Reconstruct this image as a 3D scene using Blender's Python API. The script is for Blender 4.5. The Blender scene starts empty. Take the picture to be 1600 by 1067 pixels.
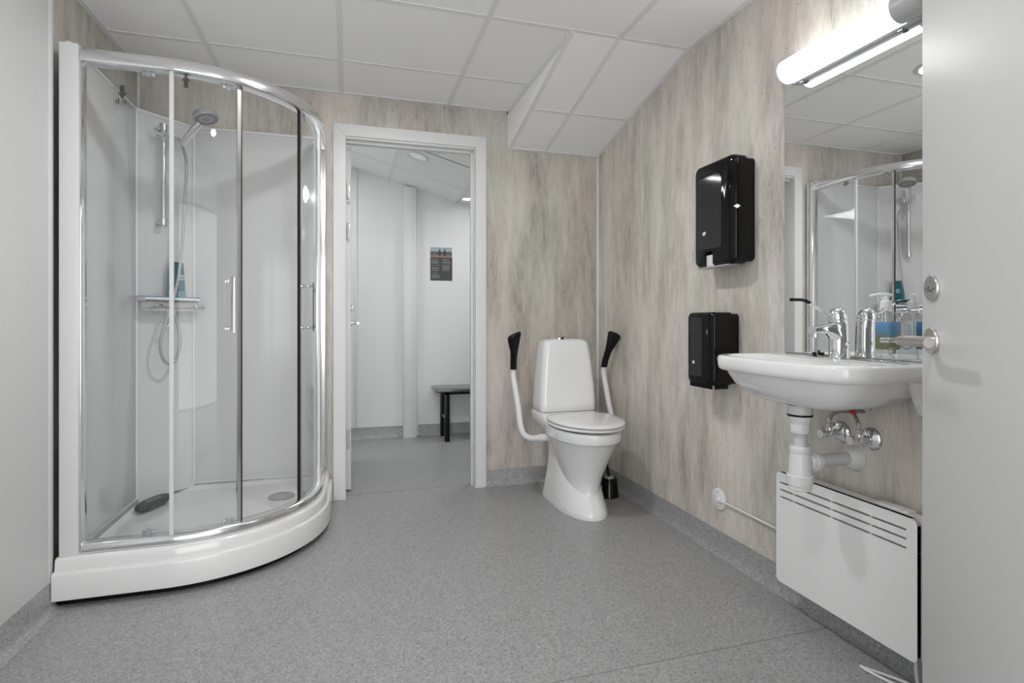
import bpy, bmesh, math, random
from mathutils import Vector, Matrix
PI = math.pi
C = bpy.context.scene.collection
SC = bpy.context.scene

# ------------------------------------------------------------------ camera, world, lamps, exposure
cam_d = bpy.data.cameras.new('camera')
cam = bpy.data.objects.new('camera', cam_d); C.objects.link(cam)
cam_d.sensor_width = 36.0
cam_d.lens = 860 / 1600 * 36
cam_d.shift_y = -35.5 / 1600
cam_d.clip_start = 0.02
cam.location = (0, 0, 1.03)
cam.rotation_euler = (PI / 2, 0, -math.radians(16.5))
SC.camera = cam

W = bpy.data.worlds.new('world'); SC.world = W; W.use_nodes = True
W.node_tree.nodes['Background'].inputs[0].default_value = (1, 1, 1, 1)
W.node_tree.nodes['Background'].inputs[1].default_value = 0.9
SC.view_settings.view_transform = 'Standard'
SC.view_settings.look = 'None'
SC.view_settings.exposure = 0.40
SC.view_settings.gamma = 1.0
SC.view_settings.use_curve_mapping = False
SC.cycles.max_bounces = 10
SC.cycles.diffuse_bounces = 6
SC.cycles.glossy_bounces = 6
SC.cycles.transparent_max_bounces = 24
SC.cycles.sample_clamp_indirect = 6.0
SC.cycles.blur_glossy = 0.3

def area(name, loc, size, power, rot=(0, 0, 0), col=(1, 1, 1), sy=None, spread=None):
    d = bpy.data.lights.new(name, 'AREA'); d.energy = power; d.color = col
    if sy: d.shape = 'RECTANGLE'; d.size = size; d.size_y = sy
    else: d.shape = 'DISK'; d.size = size
    if spread: d.spread = math.radians(spread)
    o = bpy.data.objects.new(name, d); C.objects.link(o); o.location = loc; o.rotation_euler = rot
    return o
area('downlight_lamp', (0.235, 2.06, 2.300), 0.15, 9)
area('fill_light_near', (0.27, 0.77, 2.300), 0.15, 4)  # extra light added overhead, out of view, to brighten the near end
area('hall_fill', (0.2, -2.18, 1.16), 3.5, 56, rot=(PI / 2, 0, 0), sy=2.25)   # unseen fill light added behind the camera, lifts the ceiling
area('back_room_fill', (1.35, 4.1, 2.04), 0.5, 6.5, sy=0.5)  # added out of view, right of the doorway, to light the far room
area('back_room_fill_left', (-0.35, 4.15, 2.30), 0.3, 6, sy=0.3)  # second added fill for the far room, hidden on the left

# ------------------------------------------------------------------ materials
def new_mat(name):
    m = bpy.data.materials.new(name); m.use_nodes = True
    nt = m.node_tree; b = nt.nodes['Principled BSDF']
    return m, nt, b
def mat(name, col, rough=0.5, metal=0.0, spec=0.5, coat=0.0, bump=0.0, bscale=200, var=0.0, emit=None, es=0.0):
    m, nt, b = new_mat(name)
    b.inputs['Roughness'].default_value = rough; b.inputs['Metallic'].default_value = metal
    b.inputs['Specular IOR Level'].default_value = spec
    b.inputs['Coat Weight'].default_value = coat; b.inputs['Coat Roughness'].default_value = 0.04
    tc = nt.nodes.new('ShaderNodeTexCoord')
    n = nt.nodes.new('ShaderNodeTexNoise'); n.inputs['Scale'].default_value = bscale; n.inputs['Detail'].default_value = 3
    nt.links.new(tc.outputs['Object'], n.inputs['Vector'])
    r = nt.nodes.new('ShaderNodeMapRange')
    r.inputs['To Min'].default_value = 1 - var; r.inputs['To Max'].default_value = 1 + var
    nt.links.new(n.outputs['Fac'], r.inputs['Value'])
    mx = nt.nodes.new('ShaderNodeVectorMath'); mx.operation = 'SCALE'
    mx.inputs[0].default_value = col[:3]; nt.links.new(r.outputs[0], mx.inputs['Scale'])
    nt.links.new(mx.outputs[0], b.inputs['Base Color'])
    if bump:
        bp = nt.nodes.new('ShaderNodeBump'); bp.inputs['Strength'].default_value = bump; bp.inputs['Distance'].default_value = 0.002
        nt.links.new(n.outputs['Fac'], bp.inputs['Height']); nt.links.new(bp.outputs[0], b.inputs['Normal'])
    if emit:
        b.inputs['Emission Color'].default_value = (*emit, 1); b.inputs['Emission Strength'].default_value = es
    return m
def glass(name, tint=(0.985, 0.99, 0.99), ior=1.45, extra=0.0):
    m, nt, b = new_mat(name); nt.nodes.remove(b)
    out = nt.nodes['Material Output']
    t = nt.nodes.new('ShaderNodeBsdfTransparent'); t.inputs[0].default_value = (*tint, 1)
    g = nt.nodes.new('ShaderNodeBsdfGlossy'); g.inputs['Roughness'].default_value = 0.02; g.inputs[0].default_value = (1, 1, 1, 1)
    f = nt.nodes.new('ShaderNodeLayerWeight'); f.inputs['Blend'].default_value = 0.5      # 'Facing' = 1 - |cos|, the same on both sides of the pane
    pw = nt.nodes.new('ShaderNodeMath'); pw.operation = 'POWER'; pw.inputs[1].default_value = 5.0
    nt.links.new(f.outputs['Facing'], pw.inputs[0])
    f0 = ((ior - 1) / (ior + 1)) ** 2
    ad = nt.nodes.new('ShaderNodeMath'); ad.operation = 'MULTIPLY_ADD'; ad.inputs[1].default_value = 1 - f0; ad.inputs[2].default_value = f0 + extra
    nt.links.new(pw.outputs[0], ad.inputs[0])
    mx = nt.nodes.new('ShaderNodeMixShader')
    nt.links.new(ad.outputs[0], mx.inputs[0]); nt.links.new(t.outputs[0], mx.inputs[1]); nt.links.new(g.outputs[0], mx.inputs[2])
    nt.links.new(mx.outputs[0], out.inputs[0])
    return m

def math_node(nt, op, a, b=None, c=None):
    n = nt.nodes.new('ShaderNodeMath'); n.operation = op
    for i, v in enumerate((a, b, c)):
        if v is None: continue
        if isinstance(v, (int, float)): n.inputs[i].default_value = v
        else: nt.links.new(v, n.inputs[i])
    return n.outputs[0]

def concrete(name, axis, off, gain=1.0):
    """Vertical-grained concrete-look wall board; axis = the horizontal coordinate that runs along the wall."""
    m, nt, b = new_mat(name)
    L = nt.links
    tc = nt.nodes.new('ShaderNodeTexCoord')
    sep = nt.nodes.new('ShaderNodeSeparateXYZ'); L.new(tc.outputs['Object'], sep.inputs[0])
    h = sep.outputs['XYZ'.index(axis)]; z = sep.outputs[2]
    cmb = nt.nodes.new('ShaderNodeCombineXYZ')
    L.new(h, cmb.inputs[0]); L.new(z, cmb.inputs[1]); cmb.inputs[2].default_value = off
    def noise(sx, sz, detail=4, rough=0.6, dist=0.0):
        mp = nt.nodes.new('ShaderNodeMapping'); mp.inputs['Scale'].default_value = (sx, sz, 1)
        L.new(cmb.outputs[0], mp.inputs[0])
        n = nt.nodes.new('ShaderNodeTexNoise'); n.inputs['Scale'].default_value = 1
        n.inputs['Detail'].default_value = detail; n.inputs['Roughness'].default_value = rough; n.inputs['Distortion'].default_value = dist
        L.new(mp.outputs[0], n.inputs['Vector']); return n
    big = noise(5.0, 1.05, 5, 0.66, 0.3); mid = noise(19, 3.0, 8, 0.74, 0.3); fine = noise(160, 15, 3, 0.7); tint = noise(3.2, 0.9, 3)
    s = math_node(nt, 'MULTIPLY', big.outputs['Fac'], 0.48)
    s = math_node(nt, 'MULTIPLY_ADD', mid.outputs['Fac'], 0.33, s)
    s = math_node(nt, 'MULTIPLY_ADD', fine.outputs['Fac'], 0.19, s)
    cr = nt.nodes.new('ShaderNodeValToRGB'); L.new(s, cr.inputs[0])
    e = cr.color_ramp.elements
    e[0].position = 0.34; e[0].color = (0.25, 0.225, 0.198, 1)
    e[1].position = 0.62; e[1].color = (0.70, 0.67, 0.63, 1)
    x = cr.color_ramp.elements.new(0.44); x.color = (0.455, 0.432, 0.398, 1)
    x = cr.color_ramp.elements.new(0.52); x.color = (0.59, 0.56, 0.523, 1)
    # warm / cool patches
    tr = nt.nodes.new('ShaderNodeValToRGB'); L.new(tint.outputs['Fac'], tr.inputs[0])
    tr.color_ramp.elements[0].position = 0.38; tr.color_ramp.elements[0].color = (0.985, 1.0, 0.965, 1)
    tr.color_ramp.elements[1].position = 0.62; tr.color_ramp.elements[1].color = (1.022, 0.978, 0.955, 1)
    mul = nt.nodes.new('ShaderNodeVectorMath'); mul.operation = 'MULTIPLY'
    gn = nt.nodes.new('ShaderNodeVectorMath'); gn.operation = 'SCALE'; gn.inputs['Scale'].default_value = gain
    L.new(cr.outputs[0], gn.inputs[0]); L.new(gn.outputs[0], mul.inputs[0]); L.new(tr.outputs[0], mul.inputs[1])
    # small pin holes
    def dots(sc, thr, rad, stretch=0.8):
        mp = nt.nodes.new('ShaderNodeMapping'); mp.inputs['Scale'].default_value = (sc, sc * stretch, 1)
        L.new(cmb.outputs[0], mp.inputs[0])
        v = nt.nodes.new('ShaderNodeTexVoronoi'); v.inputs['Scale'].default_value = 1
        L.new(mp.outputs[0], v.inputs['Vector'])
        sp = nt.nodes.new('ShaderNodeSeparateColor'); L.new(v.outputs['Color'], sp.inputs[0])
        on = math_node(nt, 'GREATER_THAN', sp.outputs[0], thr)
        near = nt.nodes.new('ShaderNodeMapRange'); near.inputs['From Min'].default_value = rad * 0.6; near.inputs['From Max'].default_value = rad
        near.inputs['To Min'].default_value = 1; near.inputs['To Max'].default_value = 0
        L.new(v.outputs['Distance'], near.inputs['Value'])
        return math_node(nt, 'MULTIPLY', on, near.outputs[0])
    d = math_node(nt, 'MAXIMUM', dots(24, 0.72, 0.085), dots(55, 0.86, 0.14, 0.5))
    mixd = nt.nodes.new('ShaderNodeMix'); mixd.data_type = 'RGBA'
    L.new(math_node(nt, 'MULTIPLY', d, 0.75), mixd.inputs[0]); L.new(mul.outputs[0], mixd.inputs[6]); mixd.inputs[7].default_value = (0.06, 0.05, 0.042, 1)
    # tile joints, their pale tone painting in caught light, 0.61 x 0.297
    def joint(coord, o, sp, w):
        t = math_node(nt, 'FRACT', math_node(nt, 'DIVIDE', math_node(nt, 'ADD', coord, -o + 50 * sp), sp))
        t = math_node(nt, 'ABSOLUTE', math_node(nt, 'SUBTRACT', t, 0.5))
        return math_node(nt, 'GREATER_THAN', t, 0.5 - w / sp)
    j = math_node(nt, 'MAXIMUM', joint(z, 0.291, 0.2985, 0.0012), joint(h, 1.663 if axis == 'Y' else -0.334, 0.612, 0.0010))
    mixj = nt.nodes.new('ShaderNodeMix'); mixj.data_type = 'RGBA'
    L.new(math_node(nt, 'MULTIPLY', j, 0.40), mixj.inputs[0]); L.new(mixd.outputs[2], mixj.inputs[6]); mixj.inputs[7].default_value = (0.62, 0.60, 0.57, 1)
    L.new(mixj.outputs[2], b.inputs['Base Color'])
    b.inputs['Roughness'].default_value = 0.42; b.inputs['Specular IOR Level'].default_value = 0.35
    bp = nt.nodes.new('ShaderNodeBump'); bp.inputs['Strength'].default_value = 0.12; bp.inputs['Distance'].default_value = 0.001
    L.new(math_node(nt, 'SUBTRACT', s, j), bp.inputs['Height']); L.new(bp.outputs[0], b.inputs['Normal'])
    return m

def vinyl(name):
    m, nt, b = new_mat(name); L = nt.links
    tc = nt.nodes.new('ShaderNodeTexCoord')
    wob = nt.nodes.new('ShaderNodeTexNoise'); wob.inputs['Scale'].default_value = 60; L.new(tc.outputs['Object'], wob.inputs['Vector'])
    wv = nt.nodes.new('ShaderNodeVectorMath'); wv.operation = 'MULTIPLY_ADD'
    L.new(wob.outputs['Color'], wv.inputs[0]); wv.inputs[1].default_value = (0.012,) * 3; L.new(tc.outputs['Object'], wv.inputs[2])
    def vor(sc):
        v = nt.nodes.new('ShaderNodeTexVoronoi'); v.inputs['Scale'].default_value = sc; v.inputs['Randomness'].default_value = 1
        L.new(wv.outputs[0], v.inputs['Vector'])
        sp = nt.nodes.new('ShaderNodeSeparateColor'); L.new(v.outputs['Color'], sp.inputs[0])
        return v, sp
    a, asp = vor(190); c, csp = vor(72)
    n = nt.nodes.new('ShaderNodeTexNoise'); n.inputs['Scale'].default_value = 300; n.inputs['Detail'].default_value = 4; L.new(tc.outputs['Object'], n.inputs['Vector'])
    g = math_node(nt, 'MULTIPLY_ADD', asp.outputs[0], 0.15, 0.25)
    g = math_node(nt, 'MULTIPLY_ADD', math_node(nt, 'SUBTRACT', n.outputs['Fac'], 0.5), 0.10, g)
    light = math_node(nt, 'GREATER_THAN', csp.outputs[1], 0.90)
    nearl = math_node(nt, 'LESS_THAN', c.outputs['Distance'], 0.22)
    g = math_node(nt, 'MULTIPLY_ADD', math_node(nt, 'MULTIPLY', light, nearl), 0.17, g)
    dark = math_node(nt, 'GREATER_THAN', csp.outputs[0], 0.80)
    near = math_node(nt, 'LESS_THAN', c.outputs['Distance'], math_node(nt, 'MULTIPLY_ADD', csp.outputs[2], 0.14, 0.10))
    dk = math_node(nt, 'MULTIPLY', dark, near)
    g = math_node(nt, 'MULTIPLY', g, math_node(nt, 'SUBTRACT', 1.0, math_node(nt, 'MULTIPLY', dk, 0.80)))
    cb = nt.nodes.new('ShaderNodeCombineColor')
    L.new(g, cb.inputs[0]); L.new(g, cb.inputs[1]); L.new(math_node(nt, 'MULTIPLY', g, 1.01), cb.inputs[2])
    L.new(cb.outputs[0], b.inputs['Base Color'])
    b.inputs['Roughness'].default_value = 0.38; b.inputs['Specular IOR Level'].default_value = 0.4
    bp = nt.nodes.new('ShaderNodeBump'); bp.inputs['Strength'].default_value = 0.15; bp.inputs['Distance'].default_value = 0.001
    L.new(n.outputs['Fac'], bp.inputs['Height']); L.new(bp.outputs[0], b.inputs['Normal'])
    return m

M = {}
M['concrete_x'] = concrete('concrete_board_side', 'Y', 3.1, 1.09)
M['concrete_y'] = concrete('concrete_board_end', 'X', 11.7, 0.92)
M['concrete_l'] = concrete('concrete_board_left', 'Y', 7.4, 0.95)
M['vinyl'] = vinyl('speckled_vinyl')
M['bouncefloor'] = mat('pale_bounce_vinyl', (0.74, 0.74, 0.73), 0.45, var=0.03, bscale=80)  # kept pale so the added floor throws light upwards
M['seam'] = mat('vinyl_weld', (0.17, 0.17, 0.17), 0.6)
M['wall_white'] = mat('white_wall_board', (0.71, 0.715, 0.715), 0.5, bump=0.03, bscale=120, var=0.01)
M['tile'] = mat('ceiling_tile', (0.93, 0.93, 0.928), 0.9, bump=0.15, bscale=350, var=0.02)
M['tbar'] = mat('ceiling_bar', (0.80, 0.80, 0.80), 0.5)
M['shadow_gap'] = mat('dark_gap', (0.05, 0.05, 0.05), 0.9)
M['paint'] = mat('white_paint', (0.70, 0.705, 0.705), 0.4, bump=0.02, bscale=90, var=0.01)
M['doorgrey'] = mat('door_laminate', (0.66, 0.66, 0.66), 0.38, bump=0.01, bscale=60, var=0.01)
M['ceramic'] = mat('ceramic', (0.81, 0.815, 0.815), 0.10, coat=0.6)
M['seatwhite'] = mat('seat_plastic', (0.80, 0.80, 0.80), 0.22, coat=0.2)
M['acrylic'] = mat('acrylic_tray', (0.73, 0.73, 0.73), 0.16, coat=0.5)
M['panel'] = mat('shower_wall_panel', (0.63, 0.63, 0.635), 0.13, spec=0.4)
M['alu_white'] = mat('white_aluminium', (0.70, 0.70, 0.705), 0.35)
M['chrome'] = mat('chrome', (0.86, 0.86, 0.87), 0.07, metal=1)
M['satin'] = mat('satin_steel', (0.62, 0.61, 0.60), 0.28, metal=1, bump=0.03, bscale=400)
M['alu'] = mat('polished_aluminium', (0.84, 0.84, 0.85), 0.16, metal=1)
M['riser'] = mat('satin_chrome', (0.60, 0.60, 0.61), 0.30, metal=0.7)
M['silver'] = mat('silver_plastic', (0.42, 0.42, 0.43), 0.25, metal=0.3)
M['gasket'] = mat('black_gasket', (0.012, 0.012, 0.012), 0.4)
M['black'] = mat('black_plastic', (0.007, 0.007, 0.0075), 0.30, spec=0.22)
M['blackgloss'] = mat('gloss_black', (0.003, 0.003, 0.0035), 0.05, spec=0.28)
M['smoke'] = mat('smoked_window', (0.028, 0.028, 0.030), 0.06, spec=0.35)
M['paper'] = mat('paper', (0.75, 0.75, 0.74), 0.8)
M['pipe'] = mat('white_pipe', (0.72, 0.72, 0.72), 0.3)
M['pipegrey'] = mat('grey_white_pipe', (0.58, 0.58, 0.58), 0.35)
M['heater'] = mat('heater_enamel', (0.80, 0.805, 0.80), 0.35, bump=0.02, bscale=300)
M['cable'] = mat('white_cable', (0.72, 0.72, 0.72), 0.4)
M['mirror'] = mat('mirror_silver', (0.90, 0.905, 0.90), 0.0, metal=1)
M['mirror_edge'] = mat('mirror_edge', (0.48, 0.50, 0.49), 0.2)
M['glass'] = glass('clear_glass', ior=1.30)
M['bottle'] = glass('clear_plastic', (0.90, 0.92, 0.92), 1.40, 0.03)
M['liquid'] = glass('clear_gel', (0.93, 0.95, 0.95), 1.2, 0.0)
M['strip'] = mat('frosted_strip', (0.64, 0.64, 0.65), 0.3)
M['teal'] = mat('teal_plastic', (0.0, 0.115, 0.15), 0.25, coat=0.3)
M['tealshelf'] = mat('teal_glass_edge', (0.10, 0.28, 0.34), 0.2)
M['tealink'] = mat('pale_print', (0.45, 0.70, 0.74), 0.5)
M['white'] = mat('white_plastic', (0.78, 0.78, 0.78), 0.3)
M['ink'] = mat('dark_ink', (0.05, 0.047, 0.043), 0.6)
M['sticker'] = glass('sticker_film', (0.93, 0.93, 0.93), 1.3, 0.02)
M['tubelamp'] = mat('lamp_tube', (0.9, 0.9, 0.9), 0.3, emit=(1, 1, 1), es=6.5)
M['lampglass'] = mat('lamp_disc', (0.9, 0.9, 0.9), 0.3, emit=(1, 1, 1), es=6)
M['lampdim'] = mat('lamp_disc_dim', (0.8, 0.8, 0.8), 0.3, emit=(1, 1, 1), es=0.10)
M['lampcap'] = mat('lamp_end_cap', (0.55, 0.55, 0.56), 0.35)
M['braid'] = mat('braided_steel', (0.34, 0.31, 0.29), 0.35, metal=0.8, bump=0.6, bscale=900, var=0.3)
M['nickel'] = mat('brushed_nickel', (0.62, 0.56, 0.52), 0.3, metal=0.8)
M['red'] = mat('red_tag', (0.5, 0.01, 0.02), 0.5)
M['orange'] = mat('orange_sticker', (0.62, 0.42, 0.30), 0.6)
M['benchtop'] = mat('dark_grey_laminate', (0.06, 0.06, 0.06), 0.18, coat=0.3)
M['poster'] = mat('poster_dark', (0.055, 0.055, 0.055), 0.6)
M['posterink'] = mat('poster_grey_text', (0.22, 0.22, 0.22), 0.7)
M['darkgrey'] = mat('dark_grey_rubber', (0.055, 0.055, 0.055), 0.5, bump=0.2, bscale=200)
M['grey'] = mat('mid_grey_metal', (0.22, 0.22, 0.22), 0.35, metal=0.5)
M['lid_grey'] = mat('smoke_grey', (0.16, 0.16, 0.16), 0.4)

def ramp_mat(name, zs, cols, rough=0.35):
    """Printed label whose colours change with height (ink on the label)."""
    m, nt, b = new_mat(name); L = nt.links
    tc = nt.nodes.new('ShaderNodeTexCoord'); sp = nt.nodes.new('ShaderNodeSeparateXYZ'); L.new(tc.outputs['Object'], sp.inputs[0])
    mr = nt.nodes.new('ShaderNodeMapRange'); mr.inputs['From Min'].default_value = zs[0]; mr.inputs['From Max'].default_value = zs[1]
    L.new(sp.outputs[2], mr.inputs['Value'])
    n = nt.nodes.new('ShaderNodeTexNoise'); n.inputs['Scale'].default_value = 60; L.new(tc.outputs['Object'], n.inputs['Vector'])
    s = math_node(nt, 'MULTIPLY_ADD', math_node(nt, 'SUBTRACT', n.outputs['Fac'], 0.5), 0.25, mr.outputs[0])
    cr = nt.nodes.new('ShaderNodeValToRGB'); L.new(s, cr.inputs[0])
    el = cr.color_ramp.elements
    for i, (p, c) in enumerate(cols):
        if i < 2: el[i].position = p; el[i].color = (*c, 1)
        else: e = el.new(p); e.color = (*c, 1)
    L.new(cr.outputs[0], b.inputs['Base Color']); b.inputs['Roughness'].default_value = rough
    return m
M['label'] = ramp_mat('sanitiser_label', (0.036, 0.116), [(0.0, (0.13, 0.14, 0.06)), (1.0, (0.12, 0.30, 0.62)), (0.40, (0.13, 0.16, 0.10)), (0.65, (0.09, 0.20, 0.30))])
M['photo'] = ramp_mat('poster_photograph', (-0.01, 0.09), [(0.0, (0.30, 0.19, 0.15)), (1.0, (0.30, 0.38, 0.46)), (0.35, (0.17, 0.13, 0.11)), (0.55, (0.05, 0.06, 0.06)), (0.68, (0.35, 0.42, 0.48))])

# ------------------------------------------------------------------ mesh helpers (all in world coordinates)
class MB:
    def __init__(s): s.bm = bmesh.new()
    def box(s, x0, x1, y0, y1, z0, z1, bev=0.0, seg=2):
        r = bmesh.ops.create_cube(s.bm, size=1)
        vs = r['verts']
        for v in vs:
            v.co = Vector(((x0 + x1) / 2 + v.co.x * (x1 - x0), (y0 + y1) / 2 + v.co.y * (y1 - y0), (z0 + z1) / 2 + v.co.z * (z1 - z0)))
        if bev:
            es = list({e for v in vs for e in v.link_edges})
            bmesh.ops.bevel(s.bm, geom=es, offset=bev, segments=seg, profile=0.5, affect='EDGES')
        return s
    def obox(s, c, ax, ay, az, hx, hy, hz, bev=0.0, seg=2):
        r = bmesh.ops.create_cube(s.bm, size=2); vs = r['verts']
        c, ax, ay, az = map(Vector, (c, ax, ay, az))
        for v in vs: v.co = c + ax * v.co.x * hx + ay * v.co.y * hy + az * v.co.z * hz
        if bev:
            es = list({e for v in vs for e in v.link_edges})
            bmesh.ops.bevel(s.bm, geom=es, offset=bev, segments=seg, profile=0.5, affect='EDGES')
        return s
    def loft(s, secs, cap0=True, cap1=True, closed=True):
        rings = [[s.bm.verts.new(p) for p in sec] for sec in secs]
        n = len(rings[0])
        for a, b in zip(rings, rings[1:]):
            for i in range(n if closed else n - 1):
                j = (i + 1) % n
                s.bm.faces.new((a[i], a[j], b[j], b[i]))
        if cap0: s.bm.faces.new(rings[0][::-1])
        if cap1: s.bm.faces.new(rings[-1])
        return s
    def tube(s, pts, r, n=16, closed=False, caps=True):
        pts = [Vector(p) for p in pts]
        rs = r if isinstance(r, (list, tuple)) else [r] * len(pts)
        secs = []; prev = None
        for i, p in enumerate(pts):
            if closed: t = (pts[(i + 1) % len(pts)] - pts[i - 1])
            else: t = pts[min(i + 1, len(pts) - 1)] - pts[max(i - 1, 0)]
            t.normalize()
            if prev is None:
                u = t.orthogonal().normalized()
            else:
                u = prev - t * prev.dot(t)
                if u.length < 1e-6: u = t.orthogonal()
                u.normalize()
            prev = u; w = t.cross(u)
            secs.append([p + (u * math.cos(2 * PI * k / n) + w * math.sin(2 * PI * k / n)) * rs[i] for k in range(n)])
        if closed: secs.append(secs[0])
        return s.loft(secs, caps and not closed, caps and not closed)
    def cyl(s, a, b, r, n=32, r2=None):
        return s.tube([a, b], [r, r if r2 is None else r2], n)
    def lathe(s, c, axis, prof, n=40, caps=True):
        """prof: list of (distance along axis, radius)"""
        c = Vector(c); t = Vector(axis).normalized(); u = t.orthogonal().normalized(); w = t.cross(u)
        secs = [[c + t * d + (u * math.cos(2 * PI * k / n) + w * math.sin(2 * PI * k / n)) * max(r, 1e-5) for k in range(n)] for d, r in prof]
        return s.loft(secs, caps, caps)
    def prism(s, poly, fn0, fn1, bev0=0.0, bev1=0.0, seg=4):
        a = [s.bm.verts.new(fn0(*p)) for p in poly]; b = [s.bm.verts.new(fn1(*p)) for p in poly]
        n = len(poly)
        for i in range(n):
            j = (i + 1) % n; s.bm.faces.new((a[i], a[j], b[j], b[i]))
        f0 = s.bm.faces.new(a[::-1]); f1 = s.bm.faces.new(b)
        for f, bv in ((f0, bev0), (f1, bev1)):
            if bv: bmesh.ops.bevel(s.bm, geom=list(f.edges), offset=bv, segments=seg, profile=0.5, affect='EDGES')
        return s
    def strip(s, inner, outer, z0, z1):
        secs = []
        for a, b in zip(inner, outer):
            secs.append([(a[0], a[1], z0), (b[0], b[1], z0), (b[0], b[1], z1), (a[0], a[1], z1)])
        return s.loft(secs)

def smooth_path(pts, k=6):
    """Catmull-Rom through the points"""
    P = [Vector(p) for p in pts]; P = [P[0] * 2 - P[1]] + P + [P[-1] * 2 - P[-2]]
    out = []
    for i in range(1, len(P) - 2):
        for j in range(k):
            t = j / k; a, b, c, d = P[i - 1:i + 3]
            out.append(0.5 * ((2 * b) + (c - a) * t + (2 * a - 5 * b + 4 * c - d) * t * t + (3 * b - a - 3 * c + d) * t ** 3))
    out.append(P[-2]); return out

def wloc(o):
    v = Vector((0, 0, 0))
    while o: v += o.location; o = o.parent
    return v
def obj(name, mb, m, parent=None, label=None, ang=35, origin=None):
    bm = mb.bm
    bmesh.ops.recalc_face_normals(bm, faces=bm.faces)
    org = Vector(origin) if origin is not None else (wloc(parent) if parent else Vector((0, 0, 0)))
    if org.length > 0: bmesh.ops.translate(bm, verts=bm.verts, vec=-org)
    me = bpy.data.meshes.new(name); bm.to_mesh(me); bm.free()
    mats = m if isinstance(m, list) else [m]
    for x in mats: me.materials.append(M[x] if isinstance(x, str) else x)
    me.shade_smooth()
    me.set_sharp_from_angle(angle=math.radians(ang))
    o = bpy.data.objects.new(name, me); C.objects.link(o)
    if parent: o.parent = parent; o.location = org - wloc(parent)
    else: o.location = org
    if label: o['label'] = label
    return o
def thing(name, loc, label, cat, group=None):
    o = bpy.data.objects.new(name, None); o.empty_display_size = 0.05; C.objects.link(o); o.location = loc
    return tag(o, label, cat, group)
def tag(o, label, cat, group=None):
    o['label'] = label; o['category'] = cat; o['kind'] = 'thing'
    if group: o['group'] = group
    return o
def struct(name, mb, m, ang=35, parent=None):
    o = obj(name, mb, m, parent, ang=ang)
    if not parent: o['kind'] = 'structure'
    return o
def text(name, body, size, origin, xdir, ydir, m, parent, ext=0.0002, bold=0.0):
    cu = bpy.data.curves.new(name, 'FONT'); cu.body = body; cu.size = size; cu.extrude = ext; cu.offset = bold
    cu.align_x = 'CENTER'; cu.align_y = 'CENTER'; cu.resolution_u = 3
    tmp = bpy.data.objects.new('tmp', cu); C.objects.link(tmp)
    dg = bpy.context.evaluated_depsgraph_get()
    me = bpy.data.meshes.new_from_object(tmp.evaluated_get(dg))
    bpy.data.objects.remove(tmp); bpy.data.curves.remove(cu)
    x = Vector(xdir).normalized(); y = Vector(ydir).normalized(); z = x.cross(y)
    o0 = Vector(origin) - wloc(parent)
    mt = Matrix(((x.x, y.x, z.x, o0.x), (x.y, y.y, z.y, o0.y), (x.z, y.z, z.z, o0.z), (0, 0, 0, 1)))
    me.transform(mt); me.materials.clear(); me.materials.append(M[m])
    o = bpy.data.objects.new(name, me); C.objects.link(o); o.parent = parent
    return o
def rrect(a0, a1, b0, b1, r, n=8):
    rs = r if isinstance(r, (list, tuple)) else [r] * 4
    pts = []
    for (cx, cy, st, rr) in ((a1 - rs[0], b1 - rs[0], 0, rs[0]), (a0 + rs[1], b1 - rs[1], 90, rs[1]), (a0 + rs[2], b0 + rs[2], 180, rs[2]), (a1 - rs[3], b0 + rs[3], 270, rs[3])):
        for k in range(n + 1):
            t = math.radians(st + 90 * k / n); pts.append((cx + rr * math.cos(t), cy + rr * math.sin(t)))
    return pts

# ------------------------------------------------------------------ the room
XR = 1.56      # right wall
YB = 3.285     # back wall
XL = -1.05     # concrete left wall behind the shower
XW = -1.012    # white wall board on the left
ZC = 2.315     # ceiling
FY = 0.10      # inner face of the front wall

f = MB().box(-1.2, 2.6, -2.2, 5.0, -0.10, 0.0)
struct('floor', f, 'vinyl')
s = MB().box(-1.0, 1.54, 1.4598, 1.4622, 0.0, 0.0004).box(-0.02, 0.74, 3.35, 3.3525, 0, 0.0004)
struct('trim_1', s, 'seam')

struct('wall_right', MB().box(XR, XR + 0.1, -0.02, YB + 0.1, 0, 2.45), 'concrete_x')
# back wall with the door opening
w = MB().box(XL - 0.1, -0.029, YB, YB + 0.10, 0, 2.45).box(0.735, XR, YB, YB + 0.10, 0, 2.45).box(-0.029, 0.735, YB, YB + 0.10, 2.07, 2.45)
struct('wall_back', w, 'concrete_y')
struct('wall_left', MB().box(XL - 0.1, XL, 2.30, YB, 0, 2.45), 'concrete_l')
w = MB().box(XW - 0.12, XW, -0.02, 2.343, 0.0, 2.45, 0.003)
w.box(XW - 0.006, XW + 0.002, 2.318, 2.345, 0.1, ZC, 0.0008)
struct('wall_left_white', w, 'wall_white')
# front wall either side of the entrance, and the hall behind the camera
struct('wall_front', MB().box(0.86, 1.60, FY - 0.12, FY, 0, 2.45).box(-1.1, -0.75, FY - 0.12, FY, 0, 2.45).box(-0.75, 0.86, FY - 0.12, FY, 2.12, 2.45), 'wall_white')
struct('wall_hall', MB().box(-1.7, -1.6, -2.2, FY - 0.12, 0, 2.45).box(2.0, 2.1, -2.2, FY - 0.12, 0, 2.45).box(-1.7, 2.1, -2.3, -2.2, 0, 2.45), 'wall_white')
struct('floor_bounce', MB().box(-1.6, 2.0, -2.2, FY - 0.12, 0.0, 0.003), 'bouncefloor')  # unseen pale floor, added to bounce light up to the ceiling
struct('ceiling_hall', MB().box(-1.7, 2.1, -2.3, FY - 0.12, 2.32, 2.42), 'tile')
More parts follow.
